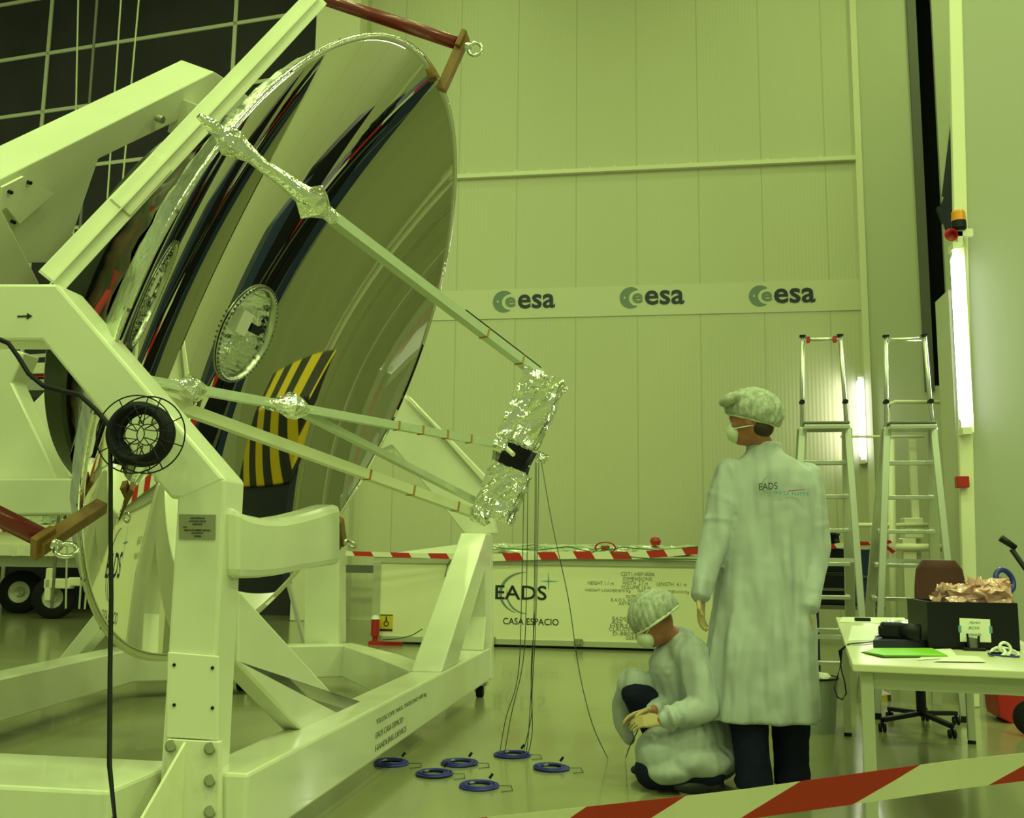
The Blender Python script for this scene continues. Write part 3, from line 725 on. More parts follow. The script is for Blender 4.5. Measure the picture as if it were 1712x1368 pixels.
obj('packing_film', g_crinkbox(aty(40, 868, TY + .3), (1.1, .6, .16), (X, Y, Z), 6, .04), 'plastic', label='crumpled clear film lying on the far left trailer bed', cat='film')

# ------------------------------------------------------------------ long transport crate behind
CY = 12.0
c0, c1 = aty(624, 1078, CY).x, aty(624, 1078, CY).x + 4.1
ct = thing('transport_crate', 'long cream transport crate with black lettering along the back wall', 'crate', ((c0 + c1) / 2, CY + 1.3, 0))
obj('panel', g_b(c0, c1, CY, CY + 2.6, .06, 1.0), 'crate', ct)
obj('top_profile', [g_b(c0 - .02, c1 + .02, CY - .02, CY + .03, .98, 1.05), g_b(c0 - .02, c1 + .02, CY - .03, CY + .04, 1.05, 1.065)], 'cratefr', ct, bevel=.004)
obj('lid', g_b(c0 - .02, c1 + .02, CY, CY + 2.6, 1.05, 1.09), 'crate', ct, bevel=.006)
obj('bottom_profile', g_b(c0 - .02, c1 + .02, CY - .02, CY + .03, .03, .10), 'cratefr', ct, bevel=.004)
obj('corner_profile', g_b(c0 - .025, c0 + .07, CY - .025, CY + .03, .03, 1.0), 'cratefr', ct, bevel=.004)
for x in (822, 968):
    a = aty(x, 1078, CY); obj('latch', [g_b(a.x - .05, a.x + .05, CY - .05, CY - .02, .05, .12), g_b(a.x - .02, a.x + .02, CY - .07, CY - .05, .06, .11)], 'plate', ct)
def ctext(s, x0, x1, yt, yb, m='ink', fo=0.0, par=None):
    a, b = aty(x0, yb, CY), aty(x1, yb, CY); t_ = aty((x0 + x1) / 2, yt, CY); u_ = aty((x0 + x1) / 2, yb, CY)
    return text('lettering', s, (a.x, CY - .004, u_.z), X, Z, b.x - a.x, t_.z - u_.z, m, par or ct, 0, fo)
ctext('EADS', 828, 914, 979, 1003, 'ink', .012)
ctext('CASA ESPACIO', 841, 934, 1034, 1045, 'ink', .004)
def arc(px, py, rx, ry, a0, a1, w0, w1, y):
    L = []
    for k in range(25):
        t = a0 + (a1 - a0) * k / 24; ww = w0 + (w1 - w0) * math.sin(PI * k / 24)
        for s_ in (0,): 
            A = aty(px + (rx + ww) * math.cos(t), py + (ry + ww) * math.sin(t), y); B = aty(px + rx * math.cos(t), py + ry * math.sin(t), y)
        L.append([A, B, B + V((0, .003, 0)), A + V((0, .003, 0))])
    return g_loft(L)
obj('swoosh', arc(884, 993, 45, 36, math.radians(120), math.radians(265), .6, 5, CY - .004), 'inkgrey', ct)
obj('swoosh', arc(884, 990, 36, 36, math.radians(95), math.radians(190), .4, 3, CY - .004), 'inkgrey', ct)
a = aty(917, 972, CY)
obj('star_mark', [g_prism([a + V((x, -.004, z)) for x, z in ((-.10, 0), (0, .008), (.12, 0), (0, -.008))], (0, .003, 0)), g_prism([a + V((x, -.006, z)) for x, z in ((0, .12), (.008, 0), (0, -.12), (-.008, 0))], (0, .003, 0))], 'inkblue', ct)
for s_, x0, x1, yt, yb in (('CDT1-HEP-0006', 1038, 1094, 957, 963), ('DIMENSIONS', 1042, 1090, 965, 971), ('HEIGHT 1.1 m', 983, 1026, 972, 978), ('WIDTH  2.7 m', 1040, 1083, 972, 978), ('LENGTH  4.1 m', 1098, 1148, 974, 980),
        ('VOLUME 13 m', 1038, 1088, 979, 985), ('WEIGHT LOADED:870 Kg', 978, 1054, 985, 991), ('WEIGHT UNLOADED:410 Kg', 1066, 1152, 987, 993), ('OUTPUT', 1046, 1072, 995, 1000), ('E.A.D.S. ASTRIUM', 1022, 1080, 1001, 1006), ('ASTRA', 1034, 1060, 1007, 1012),
        ('EADS ASTRIUM', 1024, 1092, 1032, 1038), ('AN. WISSE', 1022, 1080, 1038, 1044), ('HERSCHEL', 1020, 1084, 1044, 1050), ('CLAUDE-DORNIER', 1018, 1100, 1050, 1056), ('D-88090 IMM', 1025, 1090, 1057, 1063), ('GERMANY', 1046, 1086, 1064, 1070)):
    ctext(s_, x0, x1, yt, yb, 'inkfaint')
a0_, a1_ = aty(635, 1055, CY), aty(657, 1028, CY)
stk = obj('sticker', g_b(a0_.x, a1_.x, CY - .006, CY - .002, a0_.z, a1_.z), 'yellow', ct)
xm = (a0_.x + a1_.x) / 2; zm = (a0_.z + a1_.z) / 2
obj('sticker_border', [g_b(a0_.x, a1_.x, CY - .008, CY - .006, a1_.z - .012, a1_.z), g_b(a0_.x, a1_.x, CY - .008, CY - .006, a0_.z, a0_.z + .025)], 'ink', stk)
obj('hook_symbol', [g_torus((xm, CY - .008, zm - .01), Y, .028, .006, 20, 6), g_b(xm - .008, xm + .008, CY - .012, CY - .006, zm + .015, zm + .075)], 'ink', stk)
# open lid sheet leaning at the left end, film, straps on the lid
obj('cardboard_sheet', g_prism([aty(x, y, CY + .5) for x, y in ((632, 928), (770, 910), (770, 930), (632, 932))], (0, .04, 0)), 'paper', label='white ribbed sheet lying on the left end of the crate', cat='sheet')
for k, (x0, x1, yy, a_) in enumerate([(820, 1000, 908, 'left'), (985, 1165, 905, 'right')]):
    a, b = aty(x0, yy, CY + .4), aty(x1, yy, CY + .4); n = 12; vs = []; fs = []
    g = g_crinkbox(((a.x + b.x) / 2, CY + .6, 1.175), (b.x - a.x - .06, .6, .09), (X, Y, Z), 9, .028)
    obj('plastic_film', g, 'plastic', label='crumpled clear plastic film on the %s half of the crate lid' % ('left' if k == 0 else 'right'), cat='film', group='plastic films on the crate lid')
def strap(pts, y, nm, lab, m='green', r=.018, cat='strap'):
    return obj(nm, g_tube([aty(px, py, y) for px, py in pts], r, 6, flat=.4), m, label=lab, cat=cat, smooth=True)
strap([(820, 914), (850, 918), (900, 920), (950, 914), (985, 922), (1010, 921), (1040, 915), (1100, 920), (1170, 914)], CY - .05, 'green_strap', 'long green strap draped along the top of the crate')
strap([(990, 924), (1010, 914), (1030, 926), (1060, 932), (1110, 936), (1165, 936)], CY - .07, 'green_strap', 'green strap sagging over the right part of the crate edge')
strap([(757, 932), (748, 945), (744, 965)], CY - .05, 'green_strap', 'short green strap hanging beside the rear frame post')
strap([(640, 1070), (668, 1068), (690, 1062), (706, 1052)], CY - .25, 'green_strap', 'green strap lying on the floor at the crate foot')
a = aty(1012, 916, CY + .1); obj('strap_ratchet', [g_torus(a, Y, .12, .012, 24, 8, (1, .55)), g_box(a, (.1, .06, .05))], 'redtag', label='red strap ratchet arching on the crate lid', cat='ratchet')
a = aty(1096, 905, CY + .3); obj('red_bundle', g_lathe(a - Z * .05, Z, [(0, 0), (.05, 0), (.07, .05), (.05, .09), (0, .1)], 16), 'red', label='small dark red bundle on the film near the crate right end', cat='bundle')
a = aty(627, 1058, CY - .1)
jk = thing('corner_jack', 'red and white corner jack at the left foot of the crate', 'jack', (a.x, CY - .1, 0))
obj('cup', g_cyl((a.x, CY - .1, .10), (a.x, CY - .1, .30), .05, 14), 'redtag', jk); obj('cap', g_lathe((a.x, CY - .1, .30), Z, [(0, .05), (.04, .04), (.055, 0), (0, 0)], 14), 'paper', jk)
obj('foot', [g_cyl((a.x, CY - .1, .0), (a.x, CY - .1, .10), .03, 10), g_b(a.x - .05, a.x + .35, CY - .2, CY - .1, .0, .04)], 'redtag', jk)
# barrier tape: from the pillar along the crate top to the post behind the standing person
a_ = aty(562, 926, CY - .3); b_ = aty(820, 928, CY - .1); c_ = aty(1175, 925, CY - .1); d_ = aty(1235, 925, CY - .1)
n = 60; vs = []; pth = [aty(562, 925, CY - .5), aty(700, 929, CY - .3), aty(830, 932, CY - .08), aty(960, 928, CY - .08), aty(1060, 929, CY - .08), aty(1180, 920, CY - .08), aty(1260, 912, CY)]
rings = []
for i, p in enumerate(pth):
    h = (.028, .028, .045, .045, .045, .04, .04)[i]; rings.append([p + V((0, 0, h)), p - V((0, 0, h)), p + V((0, .004, -h)), p + V((0, .004, h))])
ttape = stripes('crate_tape', (0.80, 0.78, 0.60), (0.50, 0.02, 0.015), .44, axis=0, slant=.6, duty=.5)
obj('barrier_tape', g_loft(rings), ttape, label='red and white tape stretched along the crate top edge', cat='tape')

# ------------------------------------------------------------------ black cases on a cart behind the ladders
KY = 13.2
kc = thing('equipment_cart', 'low grey cart holding the black cases behind the ladders', 'cart', (aty(1420, 1015, KY).x, KY, 0))
def kb(x0, x1, y0, y1, ya, yb):
    a, b = aty(x0, y1, ya), aty(x1, y0, ya); return g_b(a.x, b.x, ya, yb, a.z, b.z)
a = aty(1376, 1012, KY); b = aty(1480, 1012, KY)
obj('deck', g_b(a.x - 1.4, b.x, KY, KY + .8, a.z - .05, a.z), 'trimdark', kc)
obj('leg', g_b(a.x - 1.35, a.x - 1.28, KY + .05, KY + .12, 0, a.z), 'trimdark', kc); obj('leg', g_b(b.x - .1, b.x - .04, KY + .05, KY + .12, 0, a.z), 'trimdark', kc)
obj('leg', g_b(a.x - 1.35, a.x - 1.28, KY + .6, KY + .67, 0, a.z), 'trimdark', kc); obj('leg', g_b(b.x - .1, b.x - .04, KY + .6, KY + .67, 0, a.z), 'trimdark', kc)
for x0, x1, y0, y1, m_, lab in ((1216, 1262, 846, 1011, 'bluecase', 'tall blue case at the left end of the cart, behind the standing person'), (1266, 1324, 836, 1011, 'blackp', 'tall black case behind the standing person'), (1330, 1424, 960, 1011, 'blackp', 'lower black case behind the left ladder'), (1330, 1424, 917, 957, 'blackp', 'upper black case behind the left ladder'), (1426, 1470, 918, 1011, 'bluecase', 'dark blue case between the two ladders')):
    g = kb(x0, x1, y0, y1, KY + .02, KY + .7); t_ = thing('equipment_case', lab, 'case', V(g[0][0]), 'cases on the cart')
    obj('shell', g, m_, t_, bevel=.02)
    ym = (y0 + y1) / 2
    obj('band', kb(x0, x1, ym - 1.5, ym + 1.5, KY, KY + .02), 'trimdark', t_)
obj('barrier_tape', g_prism([aty(x, y, KY - .05) for x, y in ((1330, 916), (1375, 912), (1425, 905), (1455, 906), (1455, 912), (1425, 913), (1375, 920), (1330, 925))], (0, .01, 0)), ttape, label='red and white tape lying over the black cases', cat='tape')
t_ = aty(1385, 902, KY + .2); obj('tool_pouch', [g_crinkbox(t_ + Z * .0, (.24, .2, .16), (X, Y, Z), 3, .03)], 'blackp', label='small black pouch on top of the cases', cat='pouch')
# white tubular barrier between the ladders
WQ = 9.6
wf = thing('tube_barrier', 'white painted tubular barrier frame behind the right ladder', 'barrier', (aty(1530, 1000, WQ).x, WQ, 0))
def wt(pts, r, y=WQ, m='trim', nm='rail'):
    return obj(nm, g_tube([aty(px, py, y) for px, py in pts], r, 12), m, wf, smooth=True)
def dn(px, py, y=WQ): p = aty(px, py, y); return V((p.x, p.y, 0))
obj('post', g_tube([dn(1487, 900), aty(1485, 690, WQ), aty(1487, 675, WQ), aty(1497, 672, WQ), aty(1592, 673, WQ)], .018, 12), 'trim', wf, smooth=True)
obj('post', g_tube([dn(1590, 1000), aty(1590, 690, WQ)], .03, 12), 'trim', wf, smooth=True)
obj('post', g_tube([dn(1490, 985), aty(1489, 735, WQ)], .035, 12), 'trim', wf, smooth=True)
obj('post', g_box(V((aty(1532, 800, WQ).x, WQ + .1, aty(1532, 733, WQ).z / 2)), (.06, .05, aty(1532, 733, WQ).z)), 'trim', wf)
wt([(1405, 730), (1545, 730)], .012); wt([(1410, 878), (1556, 878)], .02); wt([(1490, 915), (1592, 916)], .035)
obj('drive_box', kb(1514, 1544, 866, 900, WQ, WQ + .2), 'trim', wf, bevel=.01)
obj('drive_column', kb(1514, 1532, 900, 1000, WQ, WQ + .2), 'trim', wf, bevel=.01)
obj('tape_end', [g_prism([aty(x, y, WQ - .08) for x, y in p_], (0, .01, 0)) for p_ in (((1463, 908), (1488, 903), (1492, 908), (1470, 913)), ((1480, 910), (1498, 922), (1492, 926), (1478, 914)))], 'redtag', wf)
_p = [aty(x, y, 9.0) for x, y in ((1607, 835), (1610, 940), (1584, 940))]
obj('leaning_panel', g_prism([_p[0], _p[1], V((_p[1].x, 9.0, 0)), V((_p[2].x, 9.0, 0)), _p[2]], (0, .02, 0)), 'whitem', label='white triangular panel leaning beside the right wall edge', cat='panel')

# ------------------------------------------------------------------ two platform stepladders
def ladder(cpx, yb, lab, fx, rx, loops=('red', 'alu')):
    cx = aty(cpx, 715, yb).x; zp = aty(cpx, 716, yb).z; ztop = aty(cpx, 563, yb).z
    t = thing('platform_ladder', lab, 'ladder', (cx, yb, 0), 'platform stepladders before the back wall')
    hw = .165; sc = 1.0
    FX = {q: aty(p_, 1200, yb - .25).x for q, p_ in zip((-1, 1), fx)}; RX = {q: aty(p_, 1170, yb + .55).x for q, p_ in zip((-1, 1), rx)}
    # step rails run down to the back, support legs to the front
    for s_ in (-1, 1):
        obj('rail', g_bar(V((cx + s_ * hw, yb, zp)), V((RX[s_], yb + .55, 0)), .028, .075, hint=X), 'alu', t, bevel=.004)
        obj('support_leg', g_bar(V((cx + s_ * hw, yb - .03, zp)), V((FX[s_], yb - .25, 0)), .028, .05, hint=X), 'alu', t, bevel=.004)
        l_ = t.children[-1] if t.children else None
        obj('foot', g_b(FX[s_] - .025, FX[s_] + .025, yb - .29, yb - .21, 0, .04), 'blackr', t)
        obj('handrail', g_tube([V((cx + s_ * hw, yb, zp)), V((cx + s_ * (hw - .012), yb, (zp + ztop) / 2)), V((cx + s_ * (hw - .025), yb, ztop))], .016, 10), 'alu', t, smooth=True)
        obj('joint', g_cyl(V((cx + s_ * (hw - .005), yb - .03, zp + .20)), V((cx + s_ * (hw - .005), yb + .02, zp + .20)), .02, 10), 'blackp', t)
        obj('end_cap', g_b(cx + s_ * (hw - .025) - .022, cx + s_ * (hw - .025) + .022, yb - .02, yb + .02, ztop, ztop + .015), 'blackp', t)
        if loops[0] == 'red' : obj('red_clip', g_b(cx + s_ * .10 - .012, cx + s_ * .10 + .012, yb - .022, yb + .022, ztop - .045, ztop + .0), 'red', t)
    obj('top_bar', g_tube([V((cx - hw + .025, yb, ztop - .02)), V((cx + hw - .025, yb, ztop - .02))], .014, 10), 'alu', t, smooth=True)
    obj('platform', g_b(cx - hw, cx + hw, yb - .14, yb + .1, zp + .015, zp + .035), 'trimdark', t, bevel=.005)
    obj('platform_frame', g_b(cx - hw, cx + hw, yb - .14, yb + .1, zp - .02, zp + .01), 'alu', t, bevel=.004)
    n = 8
    for k in range(1, n):
        z = zp - .256 * k
        if z < .1: break
        u = 1 - z / zp; y = yb + .55 * u; xl = cx - hw + (RX[-1] - cx + hw) * u; xr = cx + hw + (RX[1] - cx - hw) * u
        obj('step', g_b(xl, xr, y - .04, y + .04, z - .018, z + .012), 'alu', t, bevel=.003)
    for z in (.55, 1.1):
        u = 1 - z / zp; y = yb - .03 - .22 * u; xl = cx - hw + (FX[-1] - cx + hw) * u; xr = cx + hw + (FX[1] - cx - hw) * u
        obj('cross_brace', g_b(xl, xr, y - .01, y + .01, z - .015, z + .015), 'alu', t)
    return t
ladder(1378, 7.75, 'left aluminium platform stepladder with red clips, partly behind the standing person', (1312, 1454), (1322, 1424))
ladder(1520, 7.75, 'right aluminium platform stepladder beside the near wall edge', (1466, 1612), (1440, 1566), loops=('n', 'n'))
#@@FRONT
# hazard-striped barrier box behind the standing person (seen mainly in the reflector)
hb_ = thing('barrier_box', 'black box with a black and yellow striped top edge behind the standing person', 'box', (1.18, 9.2, 0))
M['hazard'] = stripes('black_yellow_hazard', (0.01, 0.01, 0.018), (0.62, 0.42, 0.01), 0.36, axis=1, slant=-3.4, slant_axis=2)
obj('body', g_b(1.105, 1.25, 8.76, 9.94, .03, .85), 'navy', hb_, bevel=.01)
obj('striped_edge', g_b(1.10, 1.255, 8.75, 9.95, .85, .985), 'hazard', hb_, bevel=.004)
obj('foot', g_b(1.12, 1.24, 8.8, 9.9, 0, .03), 'blackr', hb_)
a = atz(1470, 1172, 0)
obj('floor_wedge', g_prism([a + V((-.06, 0, 0)), a + V((.09, 0, 0)), a + V((.09, 0, .05)), a + V((-.06, 0, .03))], (0, .5, 0)), stripes('wedge_stripes', (0.06, 0.06, 0.03), (0.62, 0.48, 0.02), .09, axis=1, slant=1.0, slant_axis=0), label='small black and yellow striped floor wedge between the table legs', cat='wedge')

# ------------------------------------------------------------------ work table, chair, bin
TZ = .735
q0 = atz(1425, 1110, TZ); q1 = atz(1397, 1032, TZ)
u_ = (q1 - q0).normalized(); v_ = V((u_.y, -u_.x, 0))
L_ = (q1 - q0).length; Wt = .82
def tp(a, b, z=TZ): p = q0 + u_ * a + v_ * b; return V((p.x, p.y, z))
tbt = thing('work_table', 'long pale work table covered with tools and papers at the right', 'table', tp(L_ / 2, Wt / 2, 0))
obj('table_top', g_prism([tp(0, 0, TZ - .028), tp(L_, 0, TZ - .028), tp(L_, Wt, TZ - .028), tp(0, Wt, TZ - .028)], (0, 0, .028)), 'table', tbt, bevel=.004)
obj('apron', [g_prism([tp(.04, .04, TZ - .09), tp(.065, .04, TZ - .09), tp(.065, Wt - .04, TZ - .09), tp(.04, Wt - .04, TZ - .09)], (0, 0, .062)),
              g_prism([tp(.04, .04, TZ - .09), tp(L_ - .04, .04, TZ - .09), tp(L_ - .04, .065, TZ - .09), tp(.04, .065, TZ - .09)], (0, 0, .062)),
              g_prism([tp(.04, Wt - .065, TZ - .09), tp(L_ - .04, Wt - .065, TZ - .09), tp(L_ - .04, Wt - .04, TZ - .09), tp(.04, Wt - .04, TZ - .09)], (0, 0, .062)),
              g_prism([tp(L_ - .065, .04, TZ - .09), tp(L_ - .04, .04, TZ - .09), tp(L_ - .04, Wt - .04, TZ - .09), tp(L_ - .065, Wt - .04, TZ - .09)], (0, 0, .062))], 'tleg', tbt)
for a in (.05, L_ - .05):
    for b in (.05, Wt - .05):
        lg_ = obj('leg', g_box(tp(a, b, (TZ - .028) / 2 + .01), (.045, .045, TZ - .05), (u_, v_, Z)), 'tleg', tbt, bevel=.004)
        obj('foot', g_cyl(tp(a, b, 0), tp(a, b, .02), .024, 14), 'blackr', lg_)
def on(px, py, z=TZ): return atz(px, py, z)
# black open box with a label
b0 = on(1553, 1085); hb = aty(1553, 1006, b0.y).z - TZ
bw = (on(1706, 1089) - b0).length; bu = (on(1706, 1089) - b0).normalized(); bv = V((-bu.y, bu.x, 0))
def bp_(a, b, z): p = b0 + bu * a + bv * b; return V((p.x, p.y, TZ + z))
bd = .36; w_ = .012
box = thing('parts_box', 'open black box with a white taped note on its front, on the table', 'box', bp_(bw / 2, bd / 2, 0))
def wall_(a0, a1, c0_, c1_): return g_prism([bp_(a0, c0_, .0), bp_(a1, c0_, .0), bp_(a1, c1_, .0), bp_(a0, c1_, .0)], (0, 0, hb))
obj('front', wall_(0, bw, 0, w_), 'blackp', box); obj('back', wall_(0, bw, bd - w_, bd), 'blackp', box)
obj('side', wall_(0, w_, w_, bd - w_), 'blackp', box); obj('side', wall_(bw - w_, bw, w_, bd - w_), 'blackp', box)
obj('bottom', g_prism([bp_(0, 0, 0), bp_(bw, 0, 0), bp_(bw, bd, 0), bp_(0, bd, 0)], (0, 0, .01)), 'blackp', box)
k_ = bw / 153.0
def bf(x, y): return bp_((x - 1553) * k_, -.002, (1086 - y) * k_)
nt_ = obj('note', g_prism([bf(1606, 1072), bf(1658, 1072), bf(1658, 1032), bf(1607, 1031)], -bv * .0015), 'paper', box)
for l, x, y in (('Apex', 1622, 1041), ('BOX', 1621, 1050), ('tools', 1622, 1061)):
    text('handwriting', l, bf(x, y) - bv * .002, bu, Z, 20 * k_, 5 * k_, 'inkgrey', nt_, shear=.3)
obj('note_tape', [g_prism([bf(x, 1056), bf(x + 5, 1056), bf(x + 5, 1044), bf(x, 1044)], -bv * .003) for x in (1604, 1656)], 'inkblue', nt_)
bag = g_crinkbox(bp_(bw * .62, bd * .5, hb * .98), (bw * .66, bd * .7, .13), (bu, bv, Z), 8, .02)
b2 = g_crinkbox(bp_(bw * .84, bd * .5, hb * 1.15), (bw * .36, bd * .5, .12), (bu, bv, Z), 6, .02); bag = (bag[0] + b2[0], bag[1] + [tuple(i + len(bag[0]) for i in f) for f in b2[1]])
obj('pink_bag', bag, 'pinkbag', label='crumpled pink antistatic bag heaped in the black box', cat='bag')
a = bp_(bw + .01, bd * .5, hb + .09)
obj('blue_tape_roll', g_torus(a, V((.6, -1, .3)), .05, .012, 28, 8), 'blue', label='blue ring lying on the pink bag at the right edge', cat='tape roll', smooth=True)
g0, g1 = aty(1681, 904, 4.9), aty(1722, 962, 4.9)
tch = thing('torch', 'slim black torch pointing up behind the pink bag', 'torch', g1)
obj('barrel', g_cyl(g1 + (g1 - g0) * 2.5, g0.lerp(g1, .25), .012, 12), 'blackp', tch, smooth=True)
obj('head', g_cyl(g0.lerp(g1, .25) + V((.018, 0, .006)), g0 + V((-.02, 0, .012)), .013, 14, .017), 'blackp', tch, smooth=True)
def bottle(px, py, h, r, lab, m='paper', capm='paper', z=TZ):
    p = on(px, py, z); t_ = thing('dropper_bottle' if capm == 'paper' else 'spray_bottle', lab, 'bottle', p)
    obj('flask', g_lathe(p, Z, [(0, 0), (r, 0), (r, h * .55), (r * .4, h * .68), (0, h * .68)], 16), m, t_, smooth=True)
    obj('cap', g_lathe(p, Z, [(r * .4, h * .66), (r * .45, h * .8), (r * .12, h), (0, h)], 12), capm, t_, smooth=True)
bottle(1527, 1036, .055, .014, 'left small white dropper bottle near the back of the table')
bottle(1537, 1037, .060, .015, 'right small white dropper bottle near the back of the table')
p = aty(1624, 1004, 5.2)
p = V((p.x, p.y, TZ)); t_ = thing('spray_bottle', 'clear bottle with blue cap behind the black box', 'bottle', p)
zc_ = aty(1624, 982, 5.2).z
obj('flask', g_lathe(p, Z, [(0, 0), (.035, 0), (.035, zc_ - TZ - .05), (.015, zc_ - TZ - .02), (0, zc_ - TZ - .02)], 18), 'plastic', t_, smooth=True)
obj('cap', g_cyl(V((p.x, p.y, zc_ - .02)), V((p.x, p.y, zc_ + .01)), .015, 14), 'blue', t_)
def sheet(nm, pts, m, lab, cat, z=TZ + .001, th=.001):
    return obj(nm, g_prism([on(x, y, z) for x, y in pts], (0, 0, th)), m, label=lab, cat=cat)
sheet('paper_sheet', [(1418, 1072), (1424, 1047), (1482, 1046), (1484, 1070)], 'paper', 'white paper sheet left of the camera on the table', 'paper')
sheet('paper_sheet', [(1402, 1040), (1408, 1032), (1512, 1033), (1516, 1044)], 'paper', 'white paper at the far left corner of the table', 'paper')
sheet('paper_sheet', [(1534, 1104), (1556, 1086), (1590, 1085), (1602, 1100)], 'paper', 'white paper sheet sticking out beside the lime folder', 'paper', TZ + .002)
sheet('paper_sheet', [(1560, 1106), (1595, 1096), (1636, 1098), (1648, 1107)], 'paper', 'white paper sheet nearest the front edge before the black box', 'paper', TZ + .004)
sheet('folder', [(1446, 1092), (1462, 1086), (1558, 1086), (1584, 1098), (1478, 1098)], 'lime', 'lime green folder near the front of the table', 'folder', TZ + .004, .006)
sheet('black_folder', [(1440, 1091), (1500, 1089), (1588, 1099), (1474, 1100)], 'blackp', 'thin black folder under the lime green one', 'folder', TZ + .0015, .002)
# camera in its tray
p = on(1505, 1078)
obj('tool_tray', [g_prism([on(x, y, TZ + .001) for x, y in ((1460, 1084), (1466, 1072), (1540, 1070), (1552, 1076), (1548, 1083))], (0, 0, .035))], 'navy', label='low dark blue tray in front of the camera on the table', cat='tray', bevel=.004)
p = on(1505, 1068, TZ + .036)
cmr = thing('photo_camera', 'black camera with stubby lens lying on the dark tray', 'camera', p)
obj('body', g_box(p + V((-.03, 0, .035)), (.10, .06, .07), (u_.cross(Z), u_, Z)), 'blackp', cmr, bevel=.012)
obj('lens_barrel', g_cyl(p + V((.0, -.01, .035)), p + V((.075, -.04, .03)), .032, 24, .036), 'blackp', cmr, smooth=True)
obj('grip', g_box(p + V((-.075, 0, .03)), (.03, .05, .05), (u_.cross(Z), u_, Z)), 'blackp', cmr, bevel=.01)
obj('hand_tool', g_tube([on(1464, 1064, TZ + .04), on(1482, 1058, TZ + .05)], .005, 8), 'steel', label='thin metal tool leaning left of the camera', cat='tool')
obj('tool_clip', [g_box(on(1442, 1036, TZ + .012), (.09, .035, .022), (V((1, .1, 0)).normalized(), V((-.1, 1, 0)).normalized(), Z))], 'blackp', label='small black tool on the paper at the far left corner', cat='tool', bevel=.004)
obj('plastic_film', g_crinkbox(on(1520, 1048, TZ + .02), (.20, .40, .035), (v_, u_, Z), 7, .012), 'plastic', label='crumpled clear film behind the camera on the table', cat='film')
p = on(1628, 1088)
ph = thing('phone_stand', 'small black clip stand in front of the black box note', 'stand', p)
obj('arm', g_prism([p + V((-.022, 0, .0)), p + V((-.014, 0, 0)), p + V((-.018, 0, .07)), p + V((-.026, 0, .07))], (0, .006, 0)), 'blackp', ph)
obj('arm', g_prism([p + V((.018, 0, .0)), p + V((.026, 0, 0)), p + V((.028, 0, .062)), p + V((.02, 0, .062))], (0, .006, 0)), 'blackp', ph)
obj('panel', g_prism([p + V((-.016, .003, .005)), p + V((.02, .003, .005)), p + V((.022, .012, .05)), p + V((-.016, .012, .055))], (0, .004, 0)), 'trimdark', ph)
obj('base', g_box(p + V((0, .01, .006)), (.09, .07, .012)), 'blackp', ph, bevel=.004)
p = on(1678, 1098)
cw = thing('cable_bundle', 'coiled pale and blue cable bundle at the front right of the table', 'cable', p)
obj('blue_loop', g_torus(p + Z * .006, Z + X * .05, .055, .004, 30, 6), 'blue', cw, smooth=True)
obj('pale_loop', [g_torus(p + V((.01, .01, .03)), V((.3, -1, .2)), .024, .006, 26, 8), g_torus(p + V((-.02, .0, .016)), V((-.3, -.5, .8)), .026, .006, 26, 8), g_torus(p + V((.02, .03, .016)), V((.1, -.3, .9)), .045, .004, 26, 6)], 'paper', cw, smooth=True)
obj('clip', g_box(p + V((-.03, -.01, .012)), (.04, .015, .012)), 'blackp', cw)
# strap hanging over the table edge
sp_ = [on(1468, 1072, TZ + .008), on(1440, 1075, TZ + .008), on(1419, 1077, TZ + .006)]
e_ = q0.lerp(q1, .30); yE = aty(1410, 1085, 0.1)
def edge(px, py, off=.006):
    # point on the vertical plane of the table's left edge
    d = ray(px, py); nrm = v_; o = q0 - v_ * off; return CAMP + d * ((o - CAMP).dot(nrm) / d.dot(nrm))
pts_ = sp_ + [on(1407, 1080, TZ + .002) - v_ * .0]
ye = on(1406, 1076).y
hp = [aty(x, y, ye) for x, y in ((1405, 1088), (1406, 1110), (1400, 1132), (1395, 1152), (1400, 1166), (1408, 1170), (1415, 1160), (1412, 1140), (1407, 1122), (1405, 1108))]
obj('carry_strap', g_tube(pts_[:3] + hp, .010, 8, flat=.3), 'blackp', label='black camera strap looping down over the left table edge', cat='strap', smooth=True)
# office chair
oc = aty(1572, 1010, 7.3); cxy = V((1.66, 7.15, 0))
ch = thing('office_chair', 'brown upholstered office chair on five black castor arms behind the table', 'chair', cxy)
bz0, bz1 = aty(1572, 1035, 7.3).z, aty(1572, 937, 7.3).z
hwc = (aty(1616, 1000, 7.3).x - aty(1528, 1000, 7.3).x) / 2
rings = []
for k in range(9):
    t = k / 8; z = bz0 - .1 + (bz1 - bz0 + .1) * t; hw_ = hwc * (.86 + .14 * math.sin(PI * min(t * 1.1, 1))) * (1 if t < .9 else .72)
    yy = 7.3 + .04 * t
    rings.append([V((oc.x + hw_ * (abs(math.cos(a)) ** .5) * (1 if math.cos(a) > 0 else -1), yy + .045 * (abs(math.sin(a)) ** .6) * (1 if math.sin(a) > 0 else -1) + .05 * math.cos(a) ** 2 * -1, z)) for a in [2 * PI * i / 24 for i in range(24)]])
obj('backrest', g_loft(rings), 'chair', ch, smooth=True)
obj('seat', g_loft([[cxy + V((.24 * r * math.cos(a), .23 * r * math.sin(a), z)) for a in [2 * PI * i / 24 for i in range(24)]] for r, z in ((.8, .44), (1, .46), (1, .50), (.85, .52))]), 'chair', ch, smooth=True)
obj('back_bracket', g_bar(cxy + V((.05, .05, .44)), V((oc.x, 7.35, bz0 + .05)), .05, .02), 'blackp', ch)
obj('gas_lift', [g_cyl(cxy + Z * .08, cxy + Z * .26, .032, 16), g_cyl(cxy + Z * .24, cxy + Z * .45, .02, 16)], 'blackp', ch)
obj('lever', g_bar(cxy + V((0, 0, .42)), cxy + V((.16, -.05, .41)), .015, .01), 'blackp', ch)
